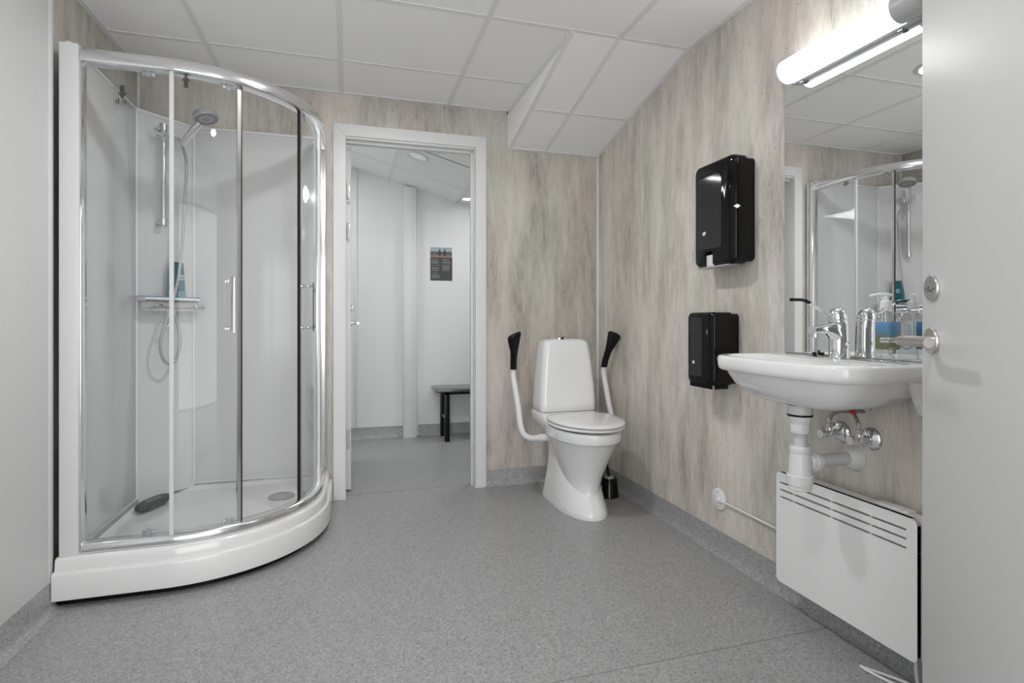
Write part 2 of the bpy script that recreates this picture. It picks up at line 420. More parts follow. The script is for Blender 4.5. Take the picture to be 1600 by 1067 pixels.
# ceiling: flat part, with the part that slopes down to the back right
SX0, SY0, SZ1 = 0.945, 2.275, 2.083
c = MB().box(-1.15, SX0, -0.02, YB, ZC, ZC + 0.06).box(SX0, XR, -0.02, SY0, ZC, ZC + 0.06)
struct('ceiling', c, 'tile')
c = MB().prism([(SY0, ZC), (YB, SZ1), (YB, ZC + 0.05), (SY0, ZC + 0.05)], lambda y, z: (SX0, y, z), lambda y, z: (XR, y, z))
struct('ceiling_slope', c, 'tile')
# T-bars
def bar(mb, a, b, w=0.024, t=0.003, n=(0, 0, -1)):
    a, b, n = Vector(a), Vector(b), Vector(n).normalized(); d = (b - a).normalized(); sd = d.cross(n).normalized()
    secs = [[p + sd * (w / 2), p + sd * (w / 2) + n * t, p - sd * (w / 2) + n * t, p - sd * (w / 2)] for p in (a, b)]
    mb.loft(secs)
t = MB()
for x in (-0.64, -0.04, 0.572):
    bar(t, (x, 0.1, ZC), (x, YB, ZC))
bar(t, (1.187, 0.1, ZC), (1.187, SY0, ZC))
for y in (0.475, 1.075, 1.675, 2.275, 2.865):
    bar(t, (XW if y < 2.3 else XL, y, ZC), (XR if y < 2.3 else SX0, y, ZC), t=0.0026)
bar(t, (XW + 0.011, 0.1, ZC), (XW + 0.011, 2.345, ZC), t=0.004); bar(t, (XL + 0.011, 2.345, ZC), (XL + 0.011, YB, ZC), t=0.004)
bar(t, (XL, YB - 0.011, ZC), (SX0, YB - 0.011, ZC), t=0.004); bar(t, (XR - 0.011, 0.1, ZC), (XR - 0.011, SY0, ZC), t=0.004)
sn = Vector((0, -(ZC - SZ1), -(YB - SY0))).normalized()
sl = lambda x, y: (x, y, ZC + (SZ1 - ZC) * (y - SY0) / (YB - SY0))
for x, ww in ((SX0 + 0.012, 0.024), (1.187, 0.024), (XR - 0.011, 0.022)):
    bar(t, sl(x, SY0 + 0.005), sl(x, YB), ww, 0.003, sn)
bar(t, sl(SX0, 2.865), sl(XR, 2.865), 0.024, 0.0026, sn); bar(t, sl(SX0, YB - 0.012), sl(XR, YB - 0.012), 0.022, 0.004, sn)
bar(t, (SX0 - 0.0005, SY0 + 0.03, ZC - 0.011), (SX0 - 0.0005, YB, ZC - 0.011), 0.022, 0.003, (-1, 0, 0))
bar(t, (SX0 - 0.0005, YB - 0.009, SZ1), (SX0 - 0.0005, YB - 0.009, ZC), 0.018, 0.003, (-1, 0, 0))
struct('trim_2', t, 'tbar')
# coved vinyl upstand
def upstand(mb, a, b, n, h=0.100):
    a, b, n = Vector((*a, 0)), Vector((*b, 0)), Vector((*n, 0))
    prof = [(0, h), (0.003, h), (0.004, 0.03), (0.009, 0.014), (0.018, 0.005), (0.032, 0.0008), (0, 0.0008)]
    mb.loft([[p + n * u + Vector((0, 0, v)) for u, v in prof] for p in (a, b)])
m_ = MB(); upstand(m_, (XR, 0.1), (XR, YB), (-1, 0)); struct('baseboard_right', m_, 'vinyl')
m_ = MB(); upstand(m_, (0.80, YB), (XR, YB), (0, -1)); upstand(m_, (XL, YB), (-0.085, YB), (0, -1)); struct('baseboard_back', m_, 'vinyl')
m_ = MB(); upstand(m_, (XW, 0.1), (XW, 2.345), (1, 0)); struct('baseboard_left', m_, 'vinyl')
# corner trims
struct('trim_3', MB().box(XR - 0.016, XR, YB - 0.016, YB, 0.10, SZ1, 0.003), 'paint')
struct('trim_4', MB().box(XL, XL + 0.012, YB - 0.012, YB, 0.10, ZC, 0.003), 'paint')

# door casing in the back wall
YC = YB - 0.014
def casing_poly(mb, y0, y1):
    xo0, xo1, zt, w = -0.086, 0.806, 2.140, 0.068
    mb.prism([(xo0, 0), (xo0 + w, 0), (xo0 + w, zt - w), (xo0, zt)], lambda x, z: (x, y0, z), lambda x, z: (x, y1, z), bev0=0.002)
    mb.prism([(xo1 - w, 0), (xo1, 0), (xo1, zt), (xo1 - w, zt - w)], lambda x, z: (x, y0, z), lambda x, z: (x, y1, z), bev0=0.002)
    mb.prism([(xo0, zt), (xo0 + w, zt - w), (xo1 - w, zt - w), (xo1, zt)], lambda x, z: (x, y0, z), lambda x, z: (x, y1, z), bev0=0.002)
c = MB(); casing_poly(c, YC, YB)
frame = struct('door_1', c, 'paint')
j = MB()
for (x0, x1) in ((-0.0285, -0.0165), (0.7305, 0.7355)):
    j.box(x0, x1, YC + 0.002, YB + 0.115, 0, 2.068, 0.001)
j.box(-0.018, 0.732, YC + 0.002, YB + 0.115, 2.058, 2.070, 0.001)
j.box(0.720, 0.7305, YC + 0.045, YB + 0.06, 0, 2.06, 0.001); j.box(-0.0165, 0.726, YC + 0.045, YB + 0.06, 2.045, 2.059, 0.001)
obj('door_jamb', j, 'paint', frame)
for z in (1.30, 0.75, 0.25): obj('screw_cap', MB().cyl((0.7306, YB + 0.02, z), (0.7290, YB + 0.02, z), 0.004, 12), 'grey', frame)

# open door leaf in the room beyond (hinged on the left, swung 90 degrees away)
leafY0 = YB + 0.135
leaf = MB().box(-0.030, 0.012, leafY0, leafY0 + 0.72, 0.012, 2.055, 0.002)
door2 = struct('door_2', leaf, 'paint')
hb = MB()
for z0 in (1.745, 1.50):
    hb.box(-0.012, 0.006, leafY0 - 0.003, leafY0 + 0.001, z0, z0 + 0.095, 0.0015)
    hb.cyl((-0.006, leafY0 - 0.014, z0 + 0.0), (-0.006, leafY0 - 0.014, z0 + 0.10), 0.007, 16)
obj('hinge', hb, 'satin', door2)
hb = MB().prism(rrect(-0.014, 0.008, 0.255, 0.375, 0.0105), lambda x, z: (x, leafY0 - 0.004, z), lambda x, z: (x, leafY0 + 0.001, z))
obj('hinge_plate', hb, 'silver', door2)
hb = MB().box(-0.012, 0.006, leafY0 - 0.0012, leafY0, 1.712, 1.728)
obj('sticker', hb, 'orange', door2)
hb = MB()
yh = leafY0 + 0.66
hb.lathe((0.012, yh, 1.0), (1, 0, 0), [(0, 0.026), (0.006, 0.026), (0.007, 0.024)], 24)
hb.tube(smooth_path([(0.014, yh, 1.0), (0.045, yh, 1.0), (0.058, yh - 0.012, 1.0), (0.060, yh - 0.12, 1.0)], 5), 0.009)
hb.lathe((0.012, yh, 1.105), (1, 0, 0), [(0, 0.026), (0.006, 0.026), (0.007, 0.024)], 24); hb.box(0.018, 0.032, yh - 0.005, yh + 0.005, 1.092, 1.118, 0.002)
obj('door_handle', hb, 'satin', door2)

# the room beyond
YF = 4.875
struct('wall_far', MB().box(-1.0, 2.4, YF, YF + 0.1, 0, 2.5), 'wall_white')
struct('wall_far_left', MB().box(-0.9, -0.8, YB + 0.1, YF, 0, 2.6), 'wall_white')
struct('wall_far_right', MB().box(2.3, 2.4, YB + 0.1, YF, 0, 2.5), 'wall_white')
zc2 = lambda x: 2.327 - 0.28 * x
c = MB().prism([(-0.8, zc2(-0.8)), (0.925, zc2(0.925)), (2.3, 2.068), (2.3, 2.2), (-0.8, 2.75)], lambda x, z: (x, YB + 0.1, z), lambda x, z: (x, YF, z))
struct('ceiling_far', c, 'tile')
struct('wall_back_lining', MB().box(-0.8, -0.031, YB + 0.1, YB + 0.112, 0, 2.6).box(0.735, 2.3, YB + 0.1, YB + 0.112, 0, 2.3).box(-0.031, 0.735, YB + 0.1, YB + 0.112, 2.071, 2.3), 'wall_white')
t = MB(); nn = Vector((-0.28, 0, -1)).normalized()
for x in (-0.267, 0.333, 0.925): bar(t, (x, YB + 0.11, zc2(x)), (x, YF, zc2(x)), n=nn if x < 0.9 else (0, 0, -1))
bar(t, (-0.8, 4.41, zc2(-0.8)), (0.92, 4.41, zc2(0.92)), n=nn, t=0.0026); bar(t, (0.92, 4.41, 2.068), (2.3, 4.41, 2.068), t=0.0026)
struct('trim_5', t, 'tbar')
t = MB(); bar(t, (-0.8, 3.815, zc2(-0.8)), (0.92, 3.815, zc2(0.92)), n=nn, t=0.002, w=0.006)
struct('trim_6', t, 'shadow_gap')
t = MB().box(0.450, 0.558, YF - 0.062, YF, 0.0, 2.17, 0.003).box(0.560, 0.583, YF - 0.010, YF, 0.0, 2.15, 0.002).box(0.474, 0.536, YF - 0.066, YF - 0.061, 0.0, 2.17, 0.002)
t.box(0.05, 0.066, YF - 0.012, YF, 0.1, 2.3, 0.002)
struct('trim_7', t, 'paint')
struct('trim_8', MB().box(0.950, 0.9525, YF - 0.0008, YF, 0.1, 2.06), 'tbar')
m_ = MB(); upstand(m_, (-0.8, YF), (0.452, YF), (0, -1)); upstand(m_, (0.583, YF), (2.3, YF), (0, -1)); struct('baseboard_far', m_, 'vinyl')

# recessed lamps
def downlight(x, y, z, r, m, label, ring='paint', tilt=None):
    th = thing('ceiling_downlight', (x, y, z), label, 'ceiling light')
    ax = Vector(tilt).normalized() if tilt else Vector((0, 0, -1))
    c0 = Vector((x, y, z))
    obj('ring', MB().lathe(c0, ax, [(0.0, r + 0.022), (0.006, r + 0.018), (0.009, r + 0.004), (0.004, r), (0.0, r)], 48, caps=False), ring, th)
    obj('lamp_disc', MB().lathe(c0, ax, [(0.001, r), (0.004, r * 0.98), (0.0045, 0.001)], 48), m, th)
downlight(0.235, 2.06, ZC, 0.085, 'lampglass', 'round lit ceiling light in the middle of the flat ceiling')
downlight(0.27, 0.77, ZC, 0.085, 'lampglass', 'round lit ceiling light added unseen above the camera, nearest the entrance')  # fitting for the added overhead light
downlight(0.471, 3.965, zc2(0.471), 0.065, 'lampdim', 'round ceiling light in the sloping ceiling seen through the doorway', tilt=nn)
downlight(0.985, 4.66, 2.068, 0.05, 'lampglass', 'small bright ceiling light at the right edge of the doorway view')

# ------------------------------------------------------------------ shower enclosure
SH = thing('shower_enclosure', (-0.58, 2.83, 0), 'white and chrome quadrant shower cabin with curved sliding glass doors in the left corner', 'shower cabin')
CX, CY, R = -0.68, 2.91, 0.55
Y1 = YB - 0.010
def qpath(o, n=26, x0=-1.0, y1=Y1):
    """enclosure line offset inwards by o, from the left wall round to the back wall"""
    pts = [(x0, CY - R + o)]
    for k in range(n + 1):
        a = PI / 2 * k / n
        pts.append((CX + (R - o) * math.sin(a), CY - (R - o) * math.cos(a)))
    pts.append((CX + R - o, y1)); return pts
def path_s(o, s0, s1, n=24):
    """points from arc-length s0 to s1 measured from the start of the arc (negative = on the left straight)"""
    out = []
    for k in range(n + 1):
        s = s0 + (s1 - s0) * k / n; r = R
        if s < 0: out.append((CX + s, CY - R + o))
        elif s <= PI / 2 * r: a = s / r; out.append((CX + (R - o) * math.sin(a), CY - (R - o) * math.cos(a)))
        else: out.append((CX + R - o, CY + (s - PI / 2 * r)))
    return out
SEND = PI / 2 * R
# tray
def quad_outline(o, z, x0=XL + 0.048, y1=Y1):
    p = qpath(o, 30, x0, y1)
    return [(x, y, z) for x, y in p] + [(x0, y1, z)]
tr = MB()
secs = [quad_outline(-0.026, 0.110), quad_outline(-0.027, 0.130), quad_outline(-0.024, 0.164), quad_outline(-0.020, 0.172), quad_outline(-0.012, 0.176),
        quad_outline(0.030, 0.174, -0.985, Y1 - 0.02), quad_outline(0.045, 0.166, -0.975, Y1 - 0.03), quad_outline(0.055, 0.148, -0.965, Y1 - 0.04), quad_outline(0.10, 0.140, -0.93, Y1 - 0.08)]
tr.loft(secs)
obj('shower_tray', tr, 'acrylic', SH, ang=50)
sk = MB()
def sk_line(o, z): return [(x, y, z) for x, y in qpath(o, 40, XW + 0.006, YB - 0.02)]
prof = [(-0.034, 0.028), (-0.039, 0.031), (-0.041, 0.045), (-0.0405, 0.118), (-0.038, 0.126), (-0.034, 0.129), (-0.022, 0.130), (-0.018, 0.124), (-0.018, 0.05), (-0.024, 0.028)]
cols = [sk_line(o, z) for o, z in prof]
sk.loft([[cols[k][i] for k in range(len(prof))] for i in range(len(cols[0]))])
obj('tray_skirt', sk, 'acrylic', SH, ang=50)
ft = MB()
cols = [sk_line(o, z) for o, z in [(0.0, 0.0), (0.0, 0.035), (0.02, 0.035), (0.02, 0.0)]]
ft.loft([[cols[k][i] for k in range(4)] for i in range(len(cols[0]))])
obj('skirt_gap_shade', ft, 'black', SH)  # black band standing in for the shaded gap under the skirt
# wall panels
PT = 2.030
cA = Vector((-0.978, 3.045)); cB = Vector((-0.785, 3.252))
obj('side_panel', MB().box(-0.988, -0.978, 2.38, 3.047, 0.150, PT, 0.002), 'panel', SH)
obj('rear_panel', MB().box(-0.787, -0.175, 3.252, 3.262, 0.150, PT, 0.002), 'panel', SH)
dd = (cB - cA).normalized(); dn = Vector((dd.y, -dd.x))   # dn points into the cabin
cp = MB(); cm = (cA + cB) / 2
cp.obox((cm.x - dn.x * 0.006, cm.y - dn.y * 0.006, (0.15 + PT) / 2), (dd.x, dd.y, 0), (dn.x, dn.y, 0), (0, 0, 1), (cB - cA).length / 2, 0.005, (PT - 0.15) / 2, 0.001)
obj('corner_panel', cp, 'panel', SH)
for (q, nm) in ((cA, 0), (cB, 1)):
    ed = MB(); 
    ed.cyl((q.x + dn.x * 0.003, q.y + dn.y * 0.003, 0.15), (q.x + dn.x * 0.003, q.y + dn.y * 0.003, PT + 0.002), 0.0075, 12)
    obj('panel_joint', ed, 'alu_white', SH)
cap = MB().box(-0.990, -0.974, 2.38, 3.05, PT, PT + 0.012, 0.001)
obj('panel_cap', cap, 'alu_white', SH)
cap = MB().box(-0.79, -0.17, 3.248, 3.264, PT, PT + 0.012, 0.001)
obj('panel_cap', cap, 'alu_white', SH)
cap = MB().obox((cm.x - dn.x * 0.004, cm.y - dn.y * 0.004, PT + 0.006), (dd.x, dd.y, 0), (dn.x, dn.y, 0), (0, 0, 1), (cB - cA).length / 2, 0.008, 0.006)
obj('panel_cap', cap, 'alu_white', SH)
for b in (MB().box(-0.978, -0.966, 2.42, 3.04, 0.145, 0.165, 0.002), MB().box(-0.78, -0.18, 3.240, 3.252, 0.145, 0.165, 0.002)):
    obj('bottom_seal', b, 'silver', SH)
# wall profiles
zt, zb = 2.020, 0.178
obj('wall_profile', MB().box(-0.996, -0.938, CY - R - 0.012, CY - R + 0.045, 0.176, zt + 0.004, 0.003), 'alu_white', SH)
obj('profile_edge', MB().box(-0.940, -0.930, CY - R - 0.006, CY - R + 0.040, 0.176, zt - 0.001, 0.003), 'chrome', SH)
obj('wall_profile', MB().box(-0.165, -0.122, YB - 0.075, YB - 0.012, 0.176, zt + 0.004, 0.004), 'alu', SH)
# rails
def rail(z0, z1, o0, o1, m, nm):
    mb = MB(); n = 44
    a = qpath(o0, n, -0.932, YB - 0.04); b = qpath(o1, n, -0.932, YB - 0.04)
    mm = [((p[0] + q[0]) / 2, (p[1] + q[1]) / 2) for p, q in zip(a, b)]
    e = 0.30
    secs = []
    for p, q in zip(a, b):
        w = (q[0] - p[0], q[1] - p[1])
        def at(t, z): return (p[0] + w[0] * t, p[1] + w[1] * t, z)
        h = z1 - z0
        secs.append([at(0.12, z0), at(0.03, z0 + h * 0.05), at(0.0, z0 + h * 0.16), at(0.0, z0 + h * 0.45), at(0.03, z0 + h * 0.68), at(0.12, z0 + h * 0.86), at(0.28, z0 + h * 0.96), at(0.5, z1), at(0.9, z1), at(1.0, z0 + h * 0.9), at(1.0, z0)])
    mb.loft(secs); return obj(nm, mb, m, SH, ang=60)
rail(zt - 0.055, zt, -0.010, 0.042, 'alu', 'top_rail')
rail(0.176, 0.214, -0.006, 0.044, 'alu', 'bottom_rail')
# fixed panes
def pane(o, s0, s1, z0, z1, nm, par, t=0.005, m='glass', n=24):
    mb = MB().strip(path_s(o, s0, s1, n), path_s(o + t, s0, s1, n), z0, z1); return obj(nm, mb, m, par, ang=60)
fx = pane(0.008, -0.258, 0.035, 0.205, zt - 0.05, 'fixed_pane', SH)
pane(0.006, 0.028, 0.042, 0.205, zt - 0.05, 'edge_strip', fx, 0.010, 'strip', 4)
fy = pane(0.008, SEND - 0.035, SEND + 0.300, 0.205, zt - 0.05, 'fixed_pane', SH)
pane(0.006, SEND - 0.042, SEND - 0.028, 0.205, zt - 0.05, 'edge_strip', fy, 0.010, 'strip', 4)
# sliding doors
def roller(par, s, z, o=0.030):
    (x, y), (x2, y2) = path_s(o, s, s + 0.01, 1)
    t = Vector((x2 - x, y2 - y, 0)).normalized(); nrm = Vector((-t.y, t.x, 0))
    mb = MB().lathe(Vector((x, y, z)) - nrm * 0.004, nrm, [(0, 0.010), (0.002, 0.012), (0.010, 0.012), (0.012, 0.006)], 20)
    mb.obox(Vector((x, y, z)) + nrm * 0.003, t, nrm, (0, 0, 1), 0.022, 0.004, 0.006, 0.002)
    obj('roller', mb, 'silver', par)
def handle(par, s):
    (x, y), (x2, y2) = path_s(0.026, s, s + 0.01, 1)
    t = Vector((x2 - x, y2 - y, 0)).normalized(); out = Vector((t.y, -t.x, 0)); p = Vector((x, y, 0))
    mb = MB()
    a = p + out * 0.052
    mb.obox(a + Vector((0, 0, 1.085)), t, out, (0, 0, 1), 0.0065, 0.0045, 0.110, 0.002)
    for z in (1.180, 0.990):
        mb.cyl(p + out * 0.003 + Vector((0, 0, z)), a + Vector((0, 0, z)), 0.0065, 14)
        mb.lathe(p - out * 0.022 + Vector((0, 0, z)), out, [(0, 0.009), (0.004, 0.012), (0.018, 0.012)], 18)
    obj('handle', mb, 'chrome', par)
def sdoor(s_close, s_back, lead):
    sg = 1 if s_close > s_back else -1
    d = pane(0.022, min(s_close, s_back), max(s_close, s_back), 0.200, zt - 0.045, 'sliding_door', SH)
    a = sorted((s_close - sg * 0.014, s_close)); pane(0.018, a[0], a[1], 0.200, zt - 0.048, 'edge_strip', d, 0.013, 'alu', 3)
    a = sorted((s_close, s_close + sg * 0.006)); pane(0.018, a[0], a[1], 0.200, zt - 0.048, 'magnet_gasket', d, 0.013, 'gasket', 3)
    for q in (0.045, 0.33):
        for z in (zt - 0.065, 0.222): roller(d, s_close - sg * q, z)
    handle(d, s_close - sg * 0.045)
sdoor(0.282, -0.15, 1)
sdoor(SEND - 0.268, SEND + 0.15, 1)
# drain and stickers
dr = MB().lathe((-0.323, 2.967, 0.1405), (0, 0, 1), [(0, 0.062), (0.004, 0.062), (0.007, 0.057), (0.007, 0.001)], 40)
obj('drain_cover', dr, 'silver', SH)
def arrow_sticker(x, z, y, up, txt, par):
    sgn = 1 if up else -1
    if txt:
        obj('sticker_film', MB().box(x - 0.030, x + 0.026, y - 0.0008, y - 0.0002, z - 0.048, z + 0.030), 'sticker', par)
    pts = [(0.0075, 0.028), (0.0075, 0.0), (0.016, 0.004), (0.0, -0.022), (-0.016, 0.004), (-0.0075, 0.0), (-0.0075, 0.028)]
    if up: pts = [(a, -b) for a, b in pts]
    obj('arrow_mark', MB().prism([(x + a, z + b) for a, b in pts], lambda a, b: (a, y - 0.0016, b), lambda a, b: (a, y - 0.0009, b)), 'ink', par)
    if txt:
        text('up_mark', 'u p', 0.030, (x - 0.004, y - 0.0014, z - 0.035), (-1, 0, 0), (0, 0, -1), 'ink', par, bold=0.0004)
arrow_sticker(-0.806, 1.866, CY - R + 0.008, False, True, fx)
arrow_sticker(-0.602, 1.948, CY - R + 0.032, True, False, fx)

# mixer on the corner panel
zm = 1.092
mc = cm + dn * 0.0
def dp(t, n_, z): q = cA + dd * t + dn * n_; return Vector((q.x, q.y, z))
TL = (cB - cA).length
MX = thing('shower_mixer', dp(TL / 2, 0.0, zm), 'chrome shower mixer bar with a shelf on the corner panel of the shower', 'shower mixer')
b = MB().tube([dp(-0.005, 0.062, zm), dp(0.0, 0.062, zm), dp(0.045, 0.062, zm), dp(0.05, 0.062, zm), dp(0.235, 0.062, zm), dp(0.240, 0.062, zm)], [0.022, 0.026, 0.026, 0.0245, 0.0245, 0.026], 28)
for t_ in (0.065, 0.215): b.cyl(dp(t_, 0.0, zm), dp(t_, 0.06, zm), 0.016, 20); b.lathe(dp(t_, 0.0, zm), (dn.x, dn.y, 0), [(0, 0.032), (0.008, 0.031), (0.014, 0.018)], 24)
b.cyl(dp(0.14, 0.062, zm - 0.015), dp(0.14, 0.062, zm - 0.045), 0.010, 16)
obj('mixer_body', b, 'chrome', MX)
obj('knob', MB().tube([dp(0.242, 0.062, zm), dp(0.245, 0.062, zm), dp(0.285, 0.062, zm), dp(0.29, 0.062, zm)], [0.024, 0.027, 0.027, 0.023], 28), 'chrome', MX)
b = MB(); b.obox(dp(0.125, 0.045, zm + 0.036), (dd.x, dd.y, 0), (dn.x, dn.y, 0), (0, 0, 1), 0.135, 0.042, 0.006, 0.004)
obj('shelf', b, 'white', MX)
b = MB(); b.obox(dp(0.125, 0.045, zm + 0.0442), (dd.x, dd.y, 0), (dn.x, dn.y, 0), (0, 0, 1), 0.135, 0.042, 0.0022, 0.0015)
obj('shelf_mat', b, 'tealshelf', MX, label='teal top of the shelf')
b = MB(); b.tube(smooth_path([dp(0.10, 0.085, zm - 0.018), dp(0.09, 0.09, zm - 0.05), dp(0.082, 0.09, zm - 0.085), dp(0.09, 0.09, zm - 0.10), dp(0.11, 0.09, zm - 0.085)], 5), 0.004, 10)
obj('diverter_hook', b, 'white', MX)

# riser rail
RL = thing('shower_rail', dp(0.13, 0.0, 1.48), 'chrome slide rail on the corner panel above the shower mixer', 'shower rail')
rx = 0.115; rr_ = 0.098
b = MB().cyl(dp(rr_, 0.050, 1.485), dp(rr_, 0.050, 1.985), 0.0125, 24)
obj('pole', b, 'riser', RL)
for z in (1.503, 1.968):
    b = MB().cyl(dp(rr_, 0.0, z), dp(rr_, 0.052, z), 0.012, 18).lathe(dp(rr_, 0.050, z - 0.016), (0, 0, 1), [(0, 0.014), (0.002, 0.0175), (0.034, 0.0175), (0.036, 0.014)], 20)
    obj('wall_bracket', b, 'satin', RL)
b = MB().obox(dp(rr_ + 0.012, 0.085, 1.915), (Vector((dn.x, dn.y, 0)) + Vector((dd.x, dd.y, 0)) * 0.25 + Vector((0, 0, -0.30))).normalized(), (dd.x, dd.y, 0), (0, 0, 1), 0.068, 0.017, 0.015, 0.006)
b.cyl(dp(rr_ - 0.04, 0.045, 1.930), dp(rr_ + 0.035, 0.045, 1.925), 0.017, 20)
obj('slider', b, 'chrome', RL)
# hand shower and hose
HS = thing('hand_shower', dp(rx, 0.15, 1.40), 'round chrome hand shower with a looping hose hanging on the slide rail', 'hand shower')
hb0 = Vector((-0.765, 2.995, 1.885)); hd = Vector((-0.672, 2.93, 1.972))
b = MB().tube([hb0 - (hd - hb0) * 0.12, hb0, hb0.lerp(hd, 0.35), hb0.lerp(hd, 0.8), hb0.lerp(hd, 0.92)], [0.014, 0.0160, 0.0165, 0.018, 0.014], 20)
obj('handle', b, 'chrome', HS)
ax = Vector((0.22, -0.20, -0.95)).normalized()
b = MB().lathe(hd + Vector((0.02, -0.012, 0.014)) - ax * 0.012, ax, [(-0.014, 0.020), (-0.010, 0.046), (-0.004, 0.053), (0.018, 0.056), (0.022, 0.053), (0.023, 0.001)], 48)
hd_o = obj('shower_head', b, 'silver', HS)
b = MB(); hc = hd + Vector((0.02, -0.012, 0.014)) - ax * 0.012 + ax * 0.0232
u = ax.orthogonal().normalized(); v = ax.cross(u)
for rr, nn_ in ((0.044, 30), (0.036, 24), (0.010, 6)):
    for k in range(nn_):
        a = 2 * PI * k / nn_; p = hc + (u * math.cos(a) + v * math.sin(a)) * rr
        b.cyl(p, p + ax * 0.002, 0.0018, 6)
nz_o = obj('nozzle_ring', b, 'gasket', hd_o)
hose = smooth_path([hb0 + Vector((-0.008, 0.005, -0.012)), dp(rx + 0.050, 0.125, 1.80), dp(rx + 0.045, 0.12, 1.62), dp(rx + 0.034, 0.12, 1.42), dp(rx + 0.010, 0.12, 1.22),
                    dp(rx - 0.022, 0.115, 1.08), dp(rx - 0.050, 0.105, 0.98), dp(rx - 0.060, 0.095, 0.90), dp(rx - 0.040, 0.09, 0.83), dp(rx + 0.000, 0.085, 0.808), dp(rx + 0.035, 0.08, 0.85), dp(rx + 0.050, 0.075, 0.93), dp(rx + 0.040, 0.066, 1.02), dp(0.14, 0.062, zm - 0.035)], 10)
obj('hose', MB().tube(hose, 0.0068, 12), 'silver', HS)

# shampoo bottle on the shelf
SB = thing('shampoo_bottle', dp(0.165, 0.045, zm + 0.042), 'teal shower gel bottle with pale print standing on the shower shelf', 'bottle')
zs = zm + 0.0465
BC = dp(0.165, 0.045, 0); BN_ = Vector((math.cos(math.radians(-22)), math.sin(math.radians(-22)), 0)); BW = Vector((-BN_.y, BN_.x, 0))
def bt_out(hw, hd_, z, n=32):
    out = []
    for k in range(n):
        a = 2 * PI * k / n; cx_ = math.copysign(abs(math.cos(a)) ** 0.45, math.cos(a)); sy_ = math.copysign(abs(math.sin(a)) ** 0.7, math.sin(a))
        q = BC + BW * (hw * 1.2 * cx_) + BN_ * (hd_ * 1.15 * sy_); out.append(Vector((q.x, q.y, z)))
    return out
b = MB().loft([bt_out(0.034, 0.018, zs), bt_out(0.037, 0.021, zs + 0.004), bt_out(0.037, 0.0215, zs + 0.045), bt_out(0.034, 0.019, zs + 0.12), bt_out(0.031, 0.016, zs + 0.172), bt_out(0.029, 0.014, zs + 0.175)])
obj('bottle_body', b, 'teal', SB)
b = MB().loft([bt_out(0.0385, 0.0228, zs + 0.001), bt_out(0.0385, 0.0228, zs + 0.03)])
obj('flip_cap', b, 'tealshelf', SB)
xt = (dd.x, dd.y, 0)
for k, (s_, t_) in enumerate((('URBAN', 0.106), ('REMIX', 0.090))):
    q = BC + BN_ * 0.0250; text('print', s_, 0.0165, (q.x, q.y, zs + t_), BW, (0.0, -0.0, 1), 'tealink', SB, bold=0.0006)
# brush in the tray
BR = thing('scrubbing_brush', (-0.892, 2.965, 0.150), 'dark grey oblong brush lying in the far left of the shower tray', 'brush')
bdir = Vector((0.072, 0.18, 0)).normalized(); bs = Vector((bdir.y, -bdir.x, 0))
def bo(l, w, z): 
    out = []
    for k in range(36):
        a = 2 * PI * k / 36; out.append(Vector((-0.885, 2.965, z)) + bdir * (l * math.copysign(abs(math.cos(a)) ** 0.7, math.cos(a))) + bs * (w * math.copysign(abs(math.sin(a)) ** 0.7, math.sin(a))))
    return out
obj('brush_body', MB().loft([bo(0.088, 0.030, 0.150), bo(0.096, 0.036, 0.156), bo(0.096, 0.036, 0.170), bo(0.088, 0.030, 0.180)]), 'darkgrey', BR)
obj('finger_groove', MB().loft([bo(0.050, 0.012, 0.1798), bo(0.046, 0.009, 0.1822)]), 'lid_grey', BR)

# ------------------------------------------------------------------ toilet
TX = 1.212
TO = thing('toilet', (TX, 2.80, 0), 'white floor-standing toilet with a tall tapered cistern and closed lid', 'toilet')
def egg(yf, yb, hw, z, ym=None, nb=4.0, nf=2.0, n=64, sx=0.0):
    """plan outline: elliptical front (towards -Y), squarish back"""
    if ym is None: ym = yf + (yb - yf) * 0.55
    out = []
    for k in range(n):
        a = 2 * PI * k / n; cs, sn_ = math.cos(a), math.sin(a)
        if sn_ >= 0: e = 2 / nb; y = ym + (yb - ym) * abs(sn_) ** e; x = hw * math.copysign(abs(cs) ** e, cs)
        else: e = 2 / nf; y = ym - (ym - yf) * abs(sn_) ** e; x = hw * math.copysign(abs(cs) ** e, cs)
        out.append((TX + sx + x + (0.008 if z > 0.46 else 0.0), y, z))
    return out
body = MB()
body.loft([egg(2.560, 3.066, 0.133, 0.0, 2.86, 8, 2.2), egg(2.558, 3.069, 0.135, 0.006, 2.86, 8, 2.2), egg(2.566, 3.064, 0.132, 0.03, 2.86, 8, 2.2), egg(2.592, 3.056, 0.126, 0.07, 2.865, 7, 2.15), egg(2.630, 3.044, 0.119, 0.13, 2.87, 7, 2.1), egg(2.675, 3.030, 0.113, 0.20, 2.88, 6, 2.0), egg(2.73, 3.022, 0.110, 0.28, 2.89, 6, 1.9), egg(2.78, 3.035, 0.114, 0.36, 2.90, 6, 1.8)])
